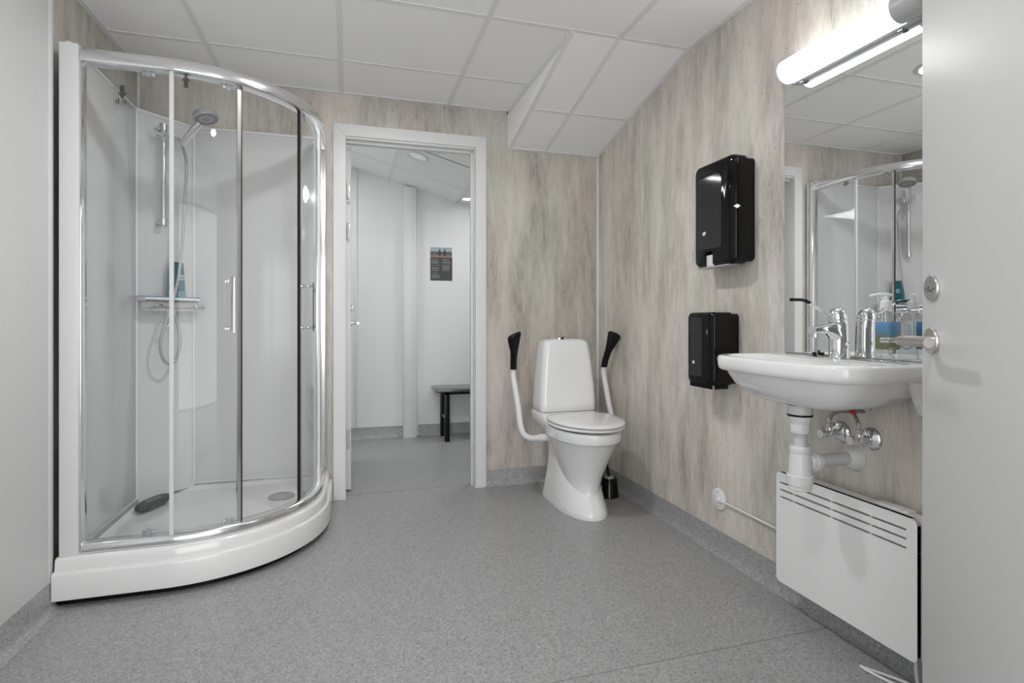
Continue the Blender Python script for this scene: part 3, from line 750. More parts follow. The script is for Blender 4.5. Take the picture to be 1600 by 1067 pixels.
body.loft([egg(2.565, 2.95, 0.088, 0.0, 2.72, 2.5), egg(2.562, 2.95, 0.090, 0.006, 2.72, 2.5), egg(2.572, 2.95, 0.090, 0.03, 2.72, 2.5), egg(2.598, 2.95, 0.086, 0.07, 2.74, 2.5), egg(2.618, 2.95, 0.084, 0.11, 2.75, 2.4),
           egg(2.622, 2.95, 0.090, 0.15, 2.76, 2.4), egg(2.608, 2.95, 0.103, 0.20, 2.76, 2.4), egg(2.572, 2.95, 0.126, 0.27, 2.75, 2.4), egg(2.532, 2.96, 0.148, 0.34, 2.74, 2.6), egg(2.504, 2.96, 0.163, 0.385, 2.735, 2.8),
           egg(2.492, 2.97, 0.170, 0.398, 2.735, 3), egg(2.478, 2.98, 0.179, 0.402, 2.735, 3), egg(2.472, 2.98, 0.182, 0.425, 2.735, 3), egg(2.474, 2.98, 0.181, 0.448, 2.735, 3), egg(2.486, 2.97, 0.172, 0.455, 2.735, 3)])
def rr(hw, y0, y1, z, r=0.03, n=6):
    return [(TX + a, b_, z) for a, b_ in rrect(-hw, hw, y0, y1, r, n)]
body.loft([rr(0.100, 2.74, 3.02, 0.30, 0.04), rr(0.112, 2.74, 3.04, 0.36, 0.04),
           rr(0.135, 2.76, 3.08, 0.395, 0.04), rr(0.160, 2.80, 3.11, 0.425, 0.04), rr(0.170, 2.84, 3.125, 0.455, 0.035), rr(0.172, 2.88, 3.128, 0.485, 0.03), rr(0.168, 2.93, 3.125, 0.494, 0.03)])
obj('bowl', body, 'ceramic', TO, ang=45)
ci = MB()
def cs_(hw, yf, yb, z, r=0.035, dx=0.006): return [(TX + dx + a, b_, z) for a, b_ in rrect(-hw, hw, yf, yb, [0.045, 0.045, r, r], 8)]
ci.loft([cs_(0.168, 2.945, 3.128, 0.497), cs_(0.172, 2.940, 3.130, 0.501), cs_(0.172, 2.940, 3.130, 0.54), cs_(0.165, 2.948, 3.130, 0.66), cs_(0.152, 2.960, 3.128, 0.80), cs_(0.1435, 2.968, 3.126, 0.860),
         cs_(0.140, 2.971, 3.124, 0.880), cs_(0.132, 2.978, 3.118, 0.896), cs_(0.122, 2.992, 3.106, 0.907), cs_(0.08, 3.02, 3.08, 0.913)], True, True)
obj('cistern', ci, 'ceramic', TO, ang=60)
fb = MB().prism(rrect(TX - 0.052, TX + 0.034, 3.000, 3.060, 0.028), lambda x, y: (x, y, 0.906), lambda x, y: (x, y, 0.9205), bev1=0.002)
fbo = obj('flush_plate', fb, 'chrome', TO)
obj('flush_button', MB().box(TX - 0.030, TX + 0.012, 3.010, 3.050, 0.9205, 0.9240, 0.0015), 'grey', fbo)
seat = MB().loft([egg(2.478, 2.90, 0.185, 0.462, 2.73, 3.4), egg(2.468, 2.91, 0.193, 0.465, 2.73, 3.4), egg(2.466, 2.91, 0.194, 0.472, 2.73, 3.4), egg(2.474, 2.905, 0.188, 0.478, 2.73, 3.4)])
obj('seat_ring', seat, 'seatwhite', TO, ang=60)
lid = MB().loft([egg(2.474, 2.905, 0.187, 0.4815, 2.73, 3.4), egg(2.465, 2.91, 0.194, 0.4845, 2.73, 3.4), egg(2.464, 2.91, 0.195, 0.490, 2.73, 3.4), egg(2.474, 2.905, 0.189, 0.4965, 2.73, 3.4), egg(2.52, 2.88, 0.150, 0.501, 2.73, 3.2), egg(2.62, 2.82, 0.07, 0.503, 2.73, 3)])
obj('seat_lid', lid, 'seatwhite', TO, ang=60)
obj('seat_gap', MB().loft([egg(2.492, 2.90, 0.168, 0.455, 2.73, 3.4), egg(2.492, 2.90, 0.168, 0.482, 2.73, 3.4)]), 'black', TO)
for x in (-0.10, 0.05): obj('seat_hinge', MB().cyl((TX + x, 2.915, 0.482), (TX + x + 0.05, 2.915, 0.482), 0.012, 16), 'seatwhite', TO)
for (y, z) in ((2.77, 0.065), (2.71, 0.040)): obj('screw_cap', MB().lathe((TX - 0.127, y, z), (-1, 0, 0.25), [(0, 0.007), (0.004, 0.006), (0.005, 0.001)], 14), 'seatwhite', TO)
# swing-up armrests: each is a part on the toilet
def armrest(sg):
    xa = TX + sg * (0.288 if sg < 0 else 0.278)
    x0 = TX + sg * 0.10
    pts = smooth_path([(x0, 2.93, 0.360), (TX + sg * 0.20, 2.93, 0.360), (TX + sg * 0.240, 2.93, 0.363), (xa - sg * 0.014, 2.935, 0.385), (xa + sg * 0.0, 2.952, 0.435), (xa, 2.995, 0.53), (xa + sg * 0.004, 3.050, 0.645), (xa + sg * 0.006, 3.075, 0.70), (xa + sg * 0.006, 3.070, 0.765)], 7)
    arm = obj('armrest', MB().tube(pts, 0.0165, 18), 'pipe', TO)
    obj('pivot_sleeve', MB().lathe((TX + sg * 0.10, 2.93, 0.360), (sg, 0, 0), [(0, 0.021), (0.085, 0.021), (0.088, 0.0185)], 24), 'pipe', arm)
    # black paddle grip
    g = MB(); secs = []
    # (centre y, z, half depth, half width, outward shift): the paddle fans outwards at the top
    for (y, z, hy, hx, ox) in ((3.070, 0.735, 0.018, 0.0185, 0.0), (3.058, 0.775, 0.0185, 0.019, 0.003), (3.040, 0.815, 0.0185, 0.0195, 0.007), (3.024, 0.840, 0.019, 0.022, 0.010), (3.005, 0.875, 0.022, 0.029, 0.016),
                               (2.988, 0.910, 0.025, 0.036, 0.021), (2.978, 0.930, 0.025, 0.0385, 0.022), (2.974, 0.943, 0.020, 0.035, 0.020), (2.973, 0.950, 0.010, 0.022, 0.017)):
        k = max(0.0, (z - 0.82) / 0.12); xx = xa + sg * (0.006 + ox)
        sec = []
        for q in range(28):
            a = 2 * PI * q / 28; cx_ = math.copysign(abs(math.cos(a)) ** 0.85, math.cos(a))
            sec.append((xx + hx * cx_, y + hy * math.copysign(abs(math.sin(a)) ** 0.8, math.sin(a)), z - 0.32 * hx * cx_ * sg * k))
        secs.append(sec)
    g.loft(secs)
    obj('grip', g, 'black', arm, ang=60)
armrest(-1); armrest(1)

# toilet brush
TB = thing('toilet_brush', (1.452, 2.91, 0), 'black toilet brush holder on the floor between the toilet and the wall', 'toilet brush')
obj('holder', MB().lathe((1.452, 2.91, 0.0), (0, 0, 1), [(0.0, 0.056), (0.006, 0.056), (0.010, 0.054), (0.105, 0.044), (0.108, 0.042), (0.108, 0.037), (0.02, 0.045)], 40, caps=True), 'blackgloss', TB)
obj('brush_head', MB().lathe((1.452, 2.91, 0.03), (0, 0, 1), [(0, 0.03), (0.06, 0.034), (0.083, 0.030), (0.088, 0.015)], 24), 'silver', TB)
obj('handle', MB().cyl((1.452, 2.91, 0.11), (1.405, 2.93, 0.36), 0.008, 14), 'black', TB)
obj('price_label', MB().box(1.391, 1.3935, 2.885, 2.905, 0.045, 0.07), 'white', TB)

# ------------------------------------------------------------------ paper dispensers
X0 = XR - 0.001
PD = thing('paper_towel_dispenser', (XR, 1.96, 1.25), 'tall glossy black paper towel dispenser, the upper of two on the right wall', 'dispenser')
obj('housing', MB().prism(rrect(1.838, 2.086, 1.262, 1.678, 0.02), lambda y, z: (X0, y, z), lambda y, z: (X0 - 0.045, y, z), bev1=0.004), 'black', PD)
def rounded_cover(name, y0, y1, z0, z1, xb, xf, r, bv, par, notch=None):
    mb = MB(); secs = [[(xb, y, z) for y, z in rrect(y0, y1, z0, z1, r, 8)]]
    for k in range(9):
        t = PI / 2 * k / 8; ins = bv * (1 - math.cos(t)); x = xf + bv * 0.9 - bv * 0.9 * math.sin(t)
        # the near (camera) side is rounded more than the far side
        secs.append([(x, y, z) for y, z in rrect(y0 + ins * 1.7, y1 - ins * 0.7, z0 + ins * 0.6, z1 - ins * 0.6, max(r - ins * 0.3, 0.006), 8)])
    mb.loft(secs)
    o = obj(name, mb, 'blackgloss', par, ang=40)
    if notch:
        cut = obj('cut', notch, 'blackgloss', par)
        md = o.modifiers.new('notch', 'BOOLEAN'); md.operation = 'DIFFERENCE'; md.object = cut; md.solver = 'EXACT'
        bpy.context.view_layer.update()
        me = bpy.data.meshes.new_from_object(o.evaluated_get(bpy.context.evaluated_depsgraph_get()))
        o.modifiers.clear(); o.data = me; bpy.data.objects.remove(cut)
        me.shade_smooth(); me.set_sharp_from_angle(angle=math.radians(40))
    return o
nt_ = MB().prism(rrect(1.962, 2.020, 1.225, 1.312, 0.012), lambda y, z: (X0 - 0.120, y, z), lambda y, z: (X0 - 0.088, y, z))
rounded_cover('cover', 1.832, 2.092, 1.250, 1.688, X0 - 0.040, X0 - 0.106, 0.030, 0.026, PD, nt_)
pol = rrect(1.906, 2.062, 1.325, 1.630, [0.012, 0.03, 0.012, 0.012], 6)
obj('window', MB().prism(pol, lambda y, z: (X0 - 0.1055, y, z), lambda y, z: (X0 - 0.1070, y, z), bev1=0.0008, seg=1), 'smoke', PD)
obj('emblem', MB().prism([(2.028, 1.385), (2.012, 1.385), (2.006, 1.392), (2.006, 1.399), (2.022, 1.399), (2.028, 1.392)], lambda y, z: (X0 - 0.1068, y, z), lambda y, z: (X0 - 0.1078, y, z)), 'paper', PD)
obj('lock', MB().lathe((X0 - 0.088, 1.8335, 1.475), (-0.6, -0.8, 0), [(0, 0.0085), (0.004, 0.0085), (0.006, 0.007), (0.006, 0.001)], 20).obox((X0 - 0.0925, 1.828, 1.475), Vector((0.8, -0.6, 0)), (0, 0, 1), (0.6, 0.8, 0), 0.0115, 0.0022, 0.002), 'satin', PD)
obj('paper_towel', MB().box(X0 - 0.093, X0 - 0.030, 1.960, 2.022, 1.2465, 1.300, 0.003), 'paper', PD)
obj('paper_tray', MB().box(X0 - 0.100, X0 - 0.045, 1.87, 2.075, 1.2455, 1.2515, 0.001), 'silver', PD)

TD = thing('toilet_roll_dispenser', (XR, 2.01, 0.745), 'small glossy black toilet roll dispenser, the lower of two on the right wall', 'dispenser')
obj('housing', MB().prism(rrect(1.932, 2.098, 0.757, 1.052, 0.018), lambda y, z: (X0, y, z), lambda y, z: (X0 - 0.05, y, z), bev1=0.004), 'black', TD)
rounded_cover('cover', 1.926, 2.104, 0.752, 1.058, X0 - 0.035, X0 - 0.134, 0.024, 0.022, TD)
obj('window', MB().prism(rrect(1.995, 2.080, 0.785, 1.035, 0.012), lambda y, z: (X0 - 0.1335, y, z), lambda y, z: (X0 - 0.1350, y, z), bev1=0.001, seg=1), 'smoke', TD)
obj('emblem', MB().prism([(2.060, 0.838), (2.048, 0.838), (2.046, 0.841), (2.046, 0.850), (2.058, 0.850), (2.060, 0.847)], lambda y, z: (X0 - 0.1348, y, z), lambda y, z: (X0 - 0.1358, y, z)), 'paper', TD)
obj('keyhole', MB().prism(rrect(1.9565, 1.9655, 0.965, 0.985, 0.003), lambda y, z: (X0 - 0.1280, y, z), lambda y, z: (X0 - 0.1345, y, z)), 'lid_grey', TD)
tt = MB()
for k in range(17):
    y = 1.945 + k * 0.0088
    tt.prism([(y, 0.756), (y + 0.0058, 0.756), (y + 0.0042, 0.738), (y + 0.0016, 0.738)], lambda a, b_: (X0 - 0.118, a, b_), lambda a, b_: (X0 - 0.126, a, b_))
for k in range(7):
    x = X0 - 0.112 + k * 0.0095
    tt.prism([(x, 0.756), (x + 0.0058, 0.756), (x + 0.0042, 0.738), (x + 0.0016, 0.738)], lambda a, b_: (a, 1.935, b_), lambda a, b_: (a, 1.943, b_))
obj('tear_teeth', tt, 'black', TD)

# ------------------------------------------------------------------ washbasin
BS = thing('washbasin', (XR, 1.40, 0.76), 'white wall-hung washbasin under the mirror', 'washbasin')
by0, by1, bx = 1.118, 1.692, 1.222      # near side, far side, front
def basin_out(ins, z, back=XR - 0.001, insb=0.0, rf=0.105, n=10):
    y0, y1, x0 = by0 + ins, by1 - ins, bx + ins; r = max(rf - ins * 0.6, 0.03); b_ = back - insb
    pts = [(b_, y0), (x0 + r + (b_ - x0 - r) * 0.5, y0)]
    for k in range(n + 1):
        t = PI / 2 * k / n; pts.append((x0 + r - r * math.sin(t), y0 + r - r * math.cos(t)))
    for k in range(1, 8):
        q = k / 8; yy = y0 + r + (y1 - y0 - 2 * r) * q; pts.append((x0 - 0.014 * math.sin(PI * q), yy))
    for k in range(n + 1):
        t = PI / 2 * k / n; pts.append((x0 + r - r * math.cos(t), y1 - r + r * math.sin(t)))
    pts += [(x0 + r + (b_ - x0 - r) * 0.5, y1), (b_, y1)]
    return [(x, y, z) for x, y in pts]
bc = Vector((1.385, 1.40))
def bowl_out(k, z):
    """underside of the bowl: shrinks towards the drain"""
    base = basin_out(0.022, 0)
    return [(bc.x + (x - bc.x) * k, bc.y + (y - bc.y) * (k ** 0.85), z) for x, y, _ in base]
zr = 0.905
b = MB()
secs = [bowl_out(0.22, 0.757), bowl_out(0.42, 0.760), bowl_out(0.60, 0.770), bowl_out(0.75, 0.787), bowl_out(0.87, 0.812), bowl_out(0.95, 0.838), bowl_out(0.985, 0.852),
        basin_out(0.008, 0.855), basin_out(0.002, 0.860), basin_out(0.0, 0.872), basin_out(-0.002, 0.893), basin_out(0.002, 0.902), basin_out(0.009, zr),
        basin_out(0.026, zr - 0.001, insb=0.10), basin_out(0.036, zr - 0.008, insb=0.115), basin_out(0.055, 0.86, insb=0.125), basin_out(0.10, 0.80, insb=0.14), basin_out(0.14, 0.785, insb=0.17)]
b.loft(secs)
obj('bowl', b, 'ceramic', BS, ang=50)
# rear skirts that carry the basin on the wall
for (y0, y1) in ((1.125, 1.150), (1.660, 1.685)):
    s_ = MB().prism([(XR - 0.001, 0.856), (1.455, 0.856), (1.480, 0.846), (1.500, 0.80), (1.515, 0.765), (1.53, 0.755), (XR - 0.001, 0.752)], lambda x, z: (x, y0, z), lambda x, z: (x, y1, z), bev0=0.004, bev1=0.004, seg=2)
    obj('support_rib', s_, 'ceramic', BS)
obj('drain_ring', MB().lathe((1.385, 1.40, 0.7865), (0, 0, 1), [(0, 0.032), (0.003, 0.032), (0.004, 0.026), (0.001, 0.018)], 28), 'chrome', BS)

# tap
TPX, TPY = 1.500, 1.388
TP = thing('basin_tap', (TPX, TPY, zr), 'chrome single-lever tap with a long black-tipped lever on the washbasin', 'tap')
def tring(rx_, ry_, z, dx=0.0, n=36): return [(TPX + dx + rx_ * math.cos(2 * PI * k / n), TPY + ry_ * math.sin(2 * PI * k / n), z) for k in range(n)]
b = MB().loft([tring(0.033, 0.030, zr), tring(0.0335, 0.0305, zr + 0.004), tring(0.031, 0.029, zr + 0.006), tring(0.0305, 0.0285, zr + 0.05), tring(0.0295, 0.0275, zr + 0.10, -0.001), tring(0.0285, 0.027, zr + 0.120, -0.003)])
tb = obj('tap_body', b, 'chrome', TP, ang=60)
b = MB().loft([tring(0.0292, 0.0275, zr + 0.1225, -0.004), tring(0.0295, 0.028, zr + 0.130, -0.005), tring(0.0275, 0.0265, zr + 0.141, -0.006), tring(0.021, 0.021, zr + 0.153, -0.006), tring(0.012, 0.012, zr + 0.1585, -0.006), tring(0.003, 0.003, zr + 0.161, -0.006)])
obj('tap_dome', b, 'chrome', TP, ang=60)
def spout_sec(x, z, hy, hz): 
    return [(x, TPY + hy * math.copysign(abs(math.cos(2 * PI * k / 24)) ** 0.6, math.cos(2 * PI * k / 24)), z + hz * math.copysign(abs(math.sin(2 * PI * k / 24)) ** 0.6, math.sin(2 * PI * k / 24))) for k in range(24)]
b = MB().loft([spout_sec(TPX + 0.0, zr + 0.086, 0.026, 0.036), spout_sec(TPX - 0.022, zr + 0.087, 0.025, 0.033), spout_sec(TPX - 0.038, zr + 0.091, 0.022, 0.022), spout_sec(TPX - 0.06, zr + 0.093, 0.018, 0.014), spout_sec(TPX - 0.085, zr + 0.091, 0.016, 0.012), spout_sec(TPX - 0.107, zr + 0.089, 0.0155, 0.0115)])
b.cyl((TPX - 0.094, TPY, zr + 0.084), (TPX - 0.094, TPY, zr + 0.067), 0.012, 22)
obj('spout', b, 'chrome', TP, ang=60)
lv = smooth_path([(TPX - 0.020, TPY, zr + 0.130), (TPX - 0.060, TPY, zr + 0.146), (TPX - 0.100, TPY, zr + 0.166), (TPX - 0.125, TPY, zr + 0.178)], 6)
b = MB(); 
def flat_tube(mb, pts, w, t):
    pts = [Vector(p) for p in pts]; secs = []
    for i, p in enumerate(pts):
        d = (pts[min(i + 1, len(pts) - 1)] - pts[max(i - 1, 0)]).normalized(); nz = Vector((0, 1, 0)).cross(d).normalized()
        secs.append([p + Vector((0, 1, 0)) * (w[i] if isinstance(w, list) else w) * math.cos(2 * PI * k / 16) + nz * t * math.sin(2 * PI * k / 16) for k in range(16)])
    mb.loft(secs)
flat_tube(b, lv, 0.008, 0.0042)
lever = obj('lever', b, 'chrome', TP, ang=60)
lv2 = smooth_path([(TPX - 0.120, TPY, zr + 0.1755), (TPX - 0.140, TPY, zr + 0.183), (TPX - 0.158, TPY, zr + 0.1845), (TPX - 0.186, TPY, zr + 0.1840)], 6)
b = MB(); flat_tube(b, lv2, 0.0095, 0.0052); obj('lever_tip', b, 'black', lever, ang=60)
b = MB().lathe((TPX, TPY - 0.028, zr + 0.046), (0, -1, 0), [(0, 0.006), (0.006, 0.006), (0.008, 0.004)], 14)
obj('chain_stud', b, 'chrome', TP)
# plug lying on the ledge
PG = thing('basin_plug', (1.518, 1.487, zr), 'black rubber plug lying on the washbasin ledge beside the tap', 'plug')
obj('stopper', MB().lathe((1.518, 1.487, zr), (0, 0, 1), [(0, 0.0165), (0.009, 0.019), (0.012, 0.018), (0.013, 0.006), (0.019, 0.005), (0.0195, 0.001)], 28), 'black', PG)
chain = smooth_path([(1.518, 1.487, zr + 0.019), (1.506, 1.480, zr + 0.014), (1.498, 1.470, zr + 0.003), (1.494, 1.452, zr + 0.0022), (1.478, 1.430, zr + 0.0022), (1.460, 1.412, zr + 0.0022), (1.456, 1.385, zr + 0.0022), (1.462, 1.362, zr + 0.0025), (1.480, 1.353, zr + 0.012), (TPX, 1.3535, zr + 0.043)], 14)
b = MB()
for i, p in enumerate(chain): bmesh.ops.create_icosphere(b.bm, subdivisions=1, radius=0.0016, matrix=Matrix.Translation(p))
obj('ball_chain', b, 'chrome', PG)

# sanitiser bottle
SX, SY = 1.501, 1.229
SA = thing('sanitiser_bottle', (SX, SY, zr), 'clear pump bottle of hand sanitiser with a blue and olive label on the washbasin', 'pump bottle')
rb = 0.0342
b = MB().lathe((SX, SY, zr), (0, 0, 1), [(0.001, 0.030), (0.0, rb - 0.004), (0.004, rb), (0.120, rb), (0.130, rb - 0.002), (0.140, rb - 0.008), (0.148, rb - 0.018), (0.152, 0.0145), (0.158, 0.0135)], 56, caps=False)
obj('bottle_body', b, 'bottle', SA, ang=60)
obj('gel', MB().lathe((SX, SY, zr), (0, 0, 1), [(0.003, 0.030), (0.006, rb - 0.002), (0.112, rb - 0.002), (0.1125, 0.001)], 48), 'liquid', SA)
obj('dip_tube', MB().tube(smooth_path([(SX, SY, zr + 0.150), (SX, SY, zr + 0.08), (SX - 0.004, SY - 0.004, zr + 0.04), (SX + 0.008, SY - 0.020, zr + 0.006)], 6), 0.003, 10), 'white', SA)
def wrap(a0, a1, z0, z1, rad, n=24):
    mb = MB(); secs = []
    for k in range(n + 1):
        a = math.radians(a0 + (a1 - a0) * k / n); secs.append([(SX + r_ * math.cos(a), SY + r_ * math.sin(a), z) for r_, z in ((rad, z0), (rad + 0.0005, z0), (rad + 0.0005, z1), (rad, z1))])
    mb.loft(secs); return mb
# direction from the bottle to the camera
ac = math.degrees(math.atan2(-SY, -SX))
obj('label', wrap(ac - 68, ac + 92, zr + 0.037, zr + 0.116, rb + 0.0003), 'white', SA)
lb = obj('front_label', wrap(ac - 48, ac + 92, zr + 0.037, zr + 0.116, rb + 0.0009), 'label', SA, label='blue to olive printed front')
def curved_text(nm, body_, size, ang_c, zc, par, m='white', bold=0.0):
    o = text(nm, body_, size, (0, 0, 0), (1, 0, 0), (0, 1, 0), m, par, 0.0, bold)
    rad = rb + 0.0019
    base = wloc(par)
    for v in o.data.vertices:
        p = v.co + base      # text laid out flat around the origin: x along, y up
        a = math.radians(ang_c) + p.x / rad
        v.co = Vector((SX + rad * math.cos(a), SY + rad * math.sin(a), zc + p.y)) - base
    return o
curved_text('print', 'ANTIBACTERIAL', 0.0088, ac + 28, zr + 0.068, lb, bold=0.0003)
curved_text('print', 'HAND DISINFECT', 0.0082, ac + 28, zr + 0.0595, lb, bold=0.0003)
curved_text('print', '500 ML', 0.0055, ac + 24, zr + 0.0405, lb)
for k, zz in enumerate((0.0525, 0.0475)):
    obj('print_line', wrap(ac + 2, ac + 60, zr + zz, zr + zz + 0.0009, rb + 0.0016), 'posterink', lb)
obj('print_cloud', wrap(ac + 8, ac + 38, zr + 0.098, zr + 0.103, rb + 0.0016), 'tealshelf', lb); obj('print_cloud', wrap(ac + 6, ac + 38, zr + 0.078, zr + 0.084, rb + 0.0016), 'tealshelf', lb)
b = MB().lathe((SX, SY, zr), (0, 0, 1), [(0.156, 0.0150), (0.158, 0.0155), (0.176, 0.0150), (0.178, 0.013), (0.178, 0.006)], 36)
cp_ = obj('collar', b, 'white', SA)
b = MB().cyl((SX, SY, zr + 0.177), (SX, SY, zr + 0.192), 0.0075, 20)
nd = Vector((-0.80, 0.60, 0)).normalized()
pts = [Vector((SX, SY, zr + 0.194)) - nd * 0.014, Vector((SX, SY, zr + 0.195)), Vector((SX, SY, zr + 0.195)) + nd * 0.022, Vector((SX, SY, zr + 0.193)) + nd * 0.036, Vector((SX, SY, zr + 0.190)) + nd * 0.040]
b.tube(pts, [0.004, 0.0065, 0.0055, 0.0045, 0.004], 16)
obj('pump_head', b, 'white', SA)

# trap under the basin
TR = thing('bottle_trap', (1.344, 1.386, 0.46), 'white plastic bottle trap under the washbasin with a pipe into the wall', 'trap')
TC = (1.344, 1.386)
def la(prof, m, nm, z0=0.0, par=TR, n=40): return obj(nm, MB().lathe((TC[0], TC[1], 0), (0, 0, 1), prof, n), m, par)
la([(0.735, 0.036), (0.762, 0.036)], 'pipegrey', 'drain_body'); la([(0.729, 0.037), (0.735, 0.037)], 'black', 'rubber_seal')
la([(0.698, 0.020), (0.700, 0.026), (0.704, 0.027), (0.720, 0.034), (0.729, 0.034)], 'pipe', 'cone')
def nut(z0, z1, r, n=16):
    mb = MB(); secs = []
    for z, rr_ in ((z0, r * 0.94), (z0 + 0.003, r), (z1 - 0.003, r), (z1, r * 0.95)):
        secs.append([(TC[0] + rr_ * (1 + 0.035 * (k % 2)) * math.cos(2 * PI * k / (2 * n)), TC[1] + rr_ * (1 + 0.035 * (k % 2)) * math.sin(2 * PI * k / (2 * n)), z) for k in range(2 * n)])
    mb.loft(secs); return mb
obj('coupling_nut', nut(0.676, 0.706, 0.028), 'pipe', TR); la([(0.60, 0.018), (0.690, 0.018)], 'pipegrey', 'down_pipe')
obj('coupling_nut', nut(0.612, 0.636, 0.029), 'pipe', TR)
la([(0.545, 0.0335), (0.600, 0.0315), (0.613, 0.030)], 'pipe', 'trap_body')
la([(0.4995, 0.024), (0.500, 0.031), (0.503, 0.0335), (0.518, 0.0345), (0.5185, 0.0375), (0.545, 0.0385), (0.547, 0.0365), (0.548, 0.033)], 'pipe', 'trap_cup')
zp = 0.583
obj('coupling_nut', MB().lathe((TC[0] + 0.03, TC[1], zp), (1, 0, 0), [(0, 0.020), (0.005, 0.026), (0.018, 0.027), (0.019, 0.030), (0.034, 0.030), (0.038, 0.022), (0.050, 0.020)], 32), 'pipe', TR)
obj('waste_pipe', MB().cyl((TC[0] + 0.06, TC[1], zp), (XR - 0.002, TC[1], zp), 0.0205, 28), 'pipegrey', TR)
obj('wall_rosette', MB().lathe((XR - 0.001, TC[1], zp), (-1, 0, 0), [(0, 0.043), (0.004, 0.042), (0.018, 0.035), (0.028, 0.027), (0.032, 0.021)], 40), 'pipe', TR)
# stop valves
def valve(y, label, z=0.656):
    V = thing('stop_valve', (XR, y, z), label, 'valve', 'stop valves under the washbasin')
    obj('wall_rosette', MB().lathe((XR - 0.001, y, z), (-1, 0, 0), [(0, 0.0375), (0.004, 0.0365), (0.010, 0.030), (0.014, 0.018), (0.016, 0.012)], 36), 'chrome', V)
    obj('valve_body', MB().lathe((XR - 0.012, y, z), (-1, 0, 0), [(0, 0.011), (0.012, 0.011), (0.013, 0.013), (0.022, 0.013), (0.023, 0.010), (0.032, 0.010), (0.034, 0.012), (0.044, 0.012), (0.045, 0.009)], 20).cyl((XR - 0.05, y, z), (XR - 0.05, y, z + 0.022), 0.009, 16), 'chrome', V)
    h = MB(); secs = []
    for x, r in ((XR - 0.054, 0.009), (XR - 0.060, 0.013), (XR - 0.084, 0.0135), (XR - 0.088, 0.0125)):
        secs.append([(x, y + r * (1 + 0.09 * (k % 2)) * math.cos(2 * PI * k / 20), z + r * (1 + 0.09 * (k % 2)) * math.sin(2 * PI * k / 20)) for k in range(20)])
    h.loft(secs); obj('valve_handle', h, 'chrome', V)
    obj('hose_nut', MB().lathe((XR - 0.05, y, z + 0.018), (0, 0, 1), [(0, 0.0115), (0.014, 0.0115), (0.015, 0.0075), (0.034, 0.0075)], 6), 'nickel', V)
    return V
V1 = valve(1.434, 'chrome stop valve under the washbasin, farther from the door edge')
V2 = valve(1.324, 'chrome stop valve under the washbasin, nearer to the door edge')
obj('braided_hose', MB().tube(smooth_path([(XR - 0.05, 1.434, 0.685), (XR - 0.05, 1.432, 0.702), (XR - 0.052, 1.416, 0.722), (XR - 0.055, 1.385, 0.735), (XR - 0.058, 1.345, 0.741), (XR - 0.060, 1.300, 0.748)], 8), 0.0055, 12), 'braid', V1)
obj('braided_hose', MB().tube(smooth_path([(XR - 0.05, 1.324, 0.685), (XR - 0.05, 1.327, 0.702), (XR - 0.045, 1.345, 0.728), (XR - 0.045, 1.375, 0.748), (XR - 0.045, 1.40, 0.756)], 8), 0.0055, 12), 'braid', V2)
obj('hose_collar', MB().cyl((XR - 0.0585, 1.330, 0.7430), (XR - 0.0578, 1.346, 0.7408), 0.0075, 14), 'red', V1, label='red collar')

# ------------------------------------------------------------------ mirror and lamp
MR = MB().box(XR - 0.005, XR - 0.0005, 0.98, 1.678, 0.9072, 1.874)
MI = tag(obj('wall_mirror', MR, 'mirror_edge', origin=(XR, 1.33, 0.911)), 'large frameless mirror on the right wall above the washbasin', 'mirror')
mf = MB(); mf.box(XR - 0.0058, XR - 0.0050, 0.982, 1.676, 0.909, 1.872); obj('mirror_face', mf, 'mirror', MI)
LX, LZ, LR = XR - 0.056, 1.913, 0.041
LA = thing('mirror_lamp', (LX, 1.36, LZ), 'lit white tube lamp above the mirror on the right wall', 'wall lamp')
def hl(y0, y1, prof, m, nm, par=LA):
    return obj(nm, MB().lathe((LX, y0, LZ), (0, 1, 0), prof, 40), m, par)
hl(1.19, 0, [(0, LR), (0.415, LR), (0.424, LR)], 'tubelamp', 'diffuser')
hl(1.612, 0, [(0, LR + 0.001), (0.006, LR + 0.001), (0.014, LR - 0.006), (0.019, LR - 0.018), (0.021, 0.001)], 'white', 'end_cap')
hl(1.19, 0, [(0, LR + 0.002), (-0.08, LR + 0.002), (-0.085, LR - 0.003)], 'lampcap', 'switch_housing')
obj('mounting_bar', MB().box(XR - 0.030, XR - 0.0005, 1.12, 1.622, 1.8755, 1.950, 0.003), 'lampcap', LA)
for y in (1.575, 1.21): obj('lamp_clip', MB().box(XR - 0.020, XR - 0.012, y, y + 0.015, 1.869, 1.876), 'grey', LA)

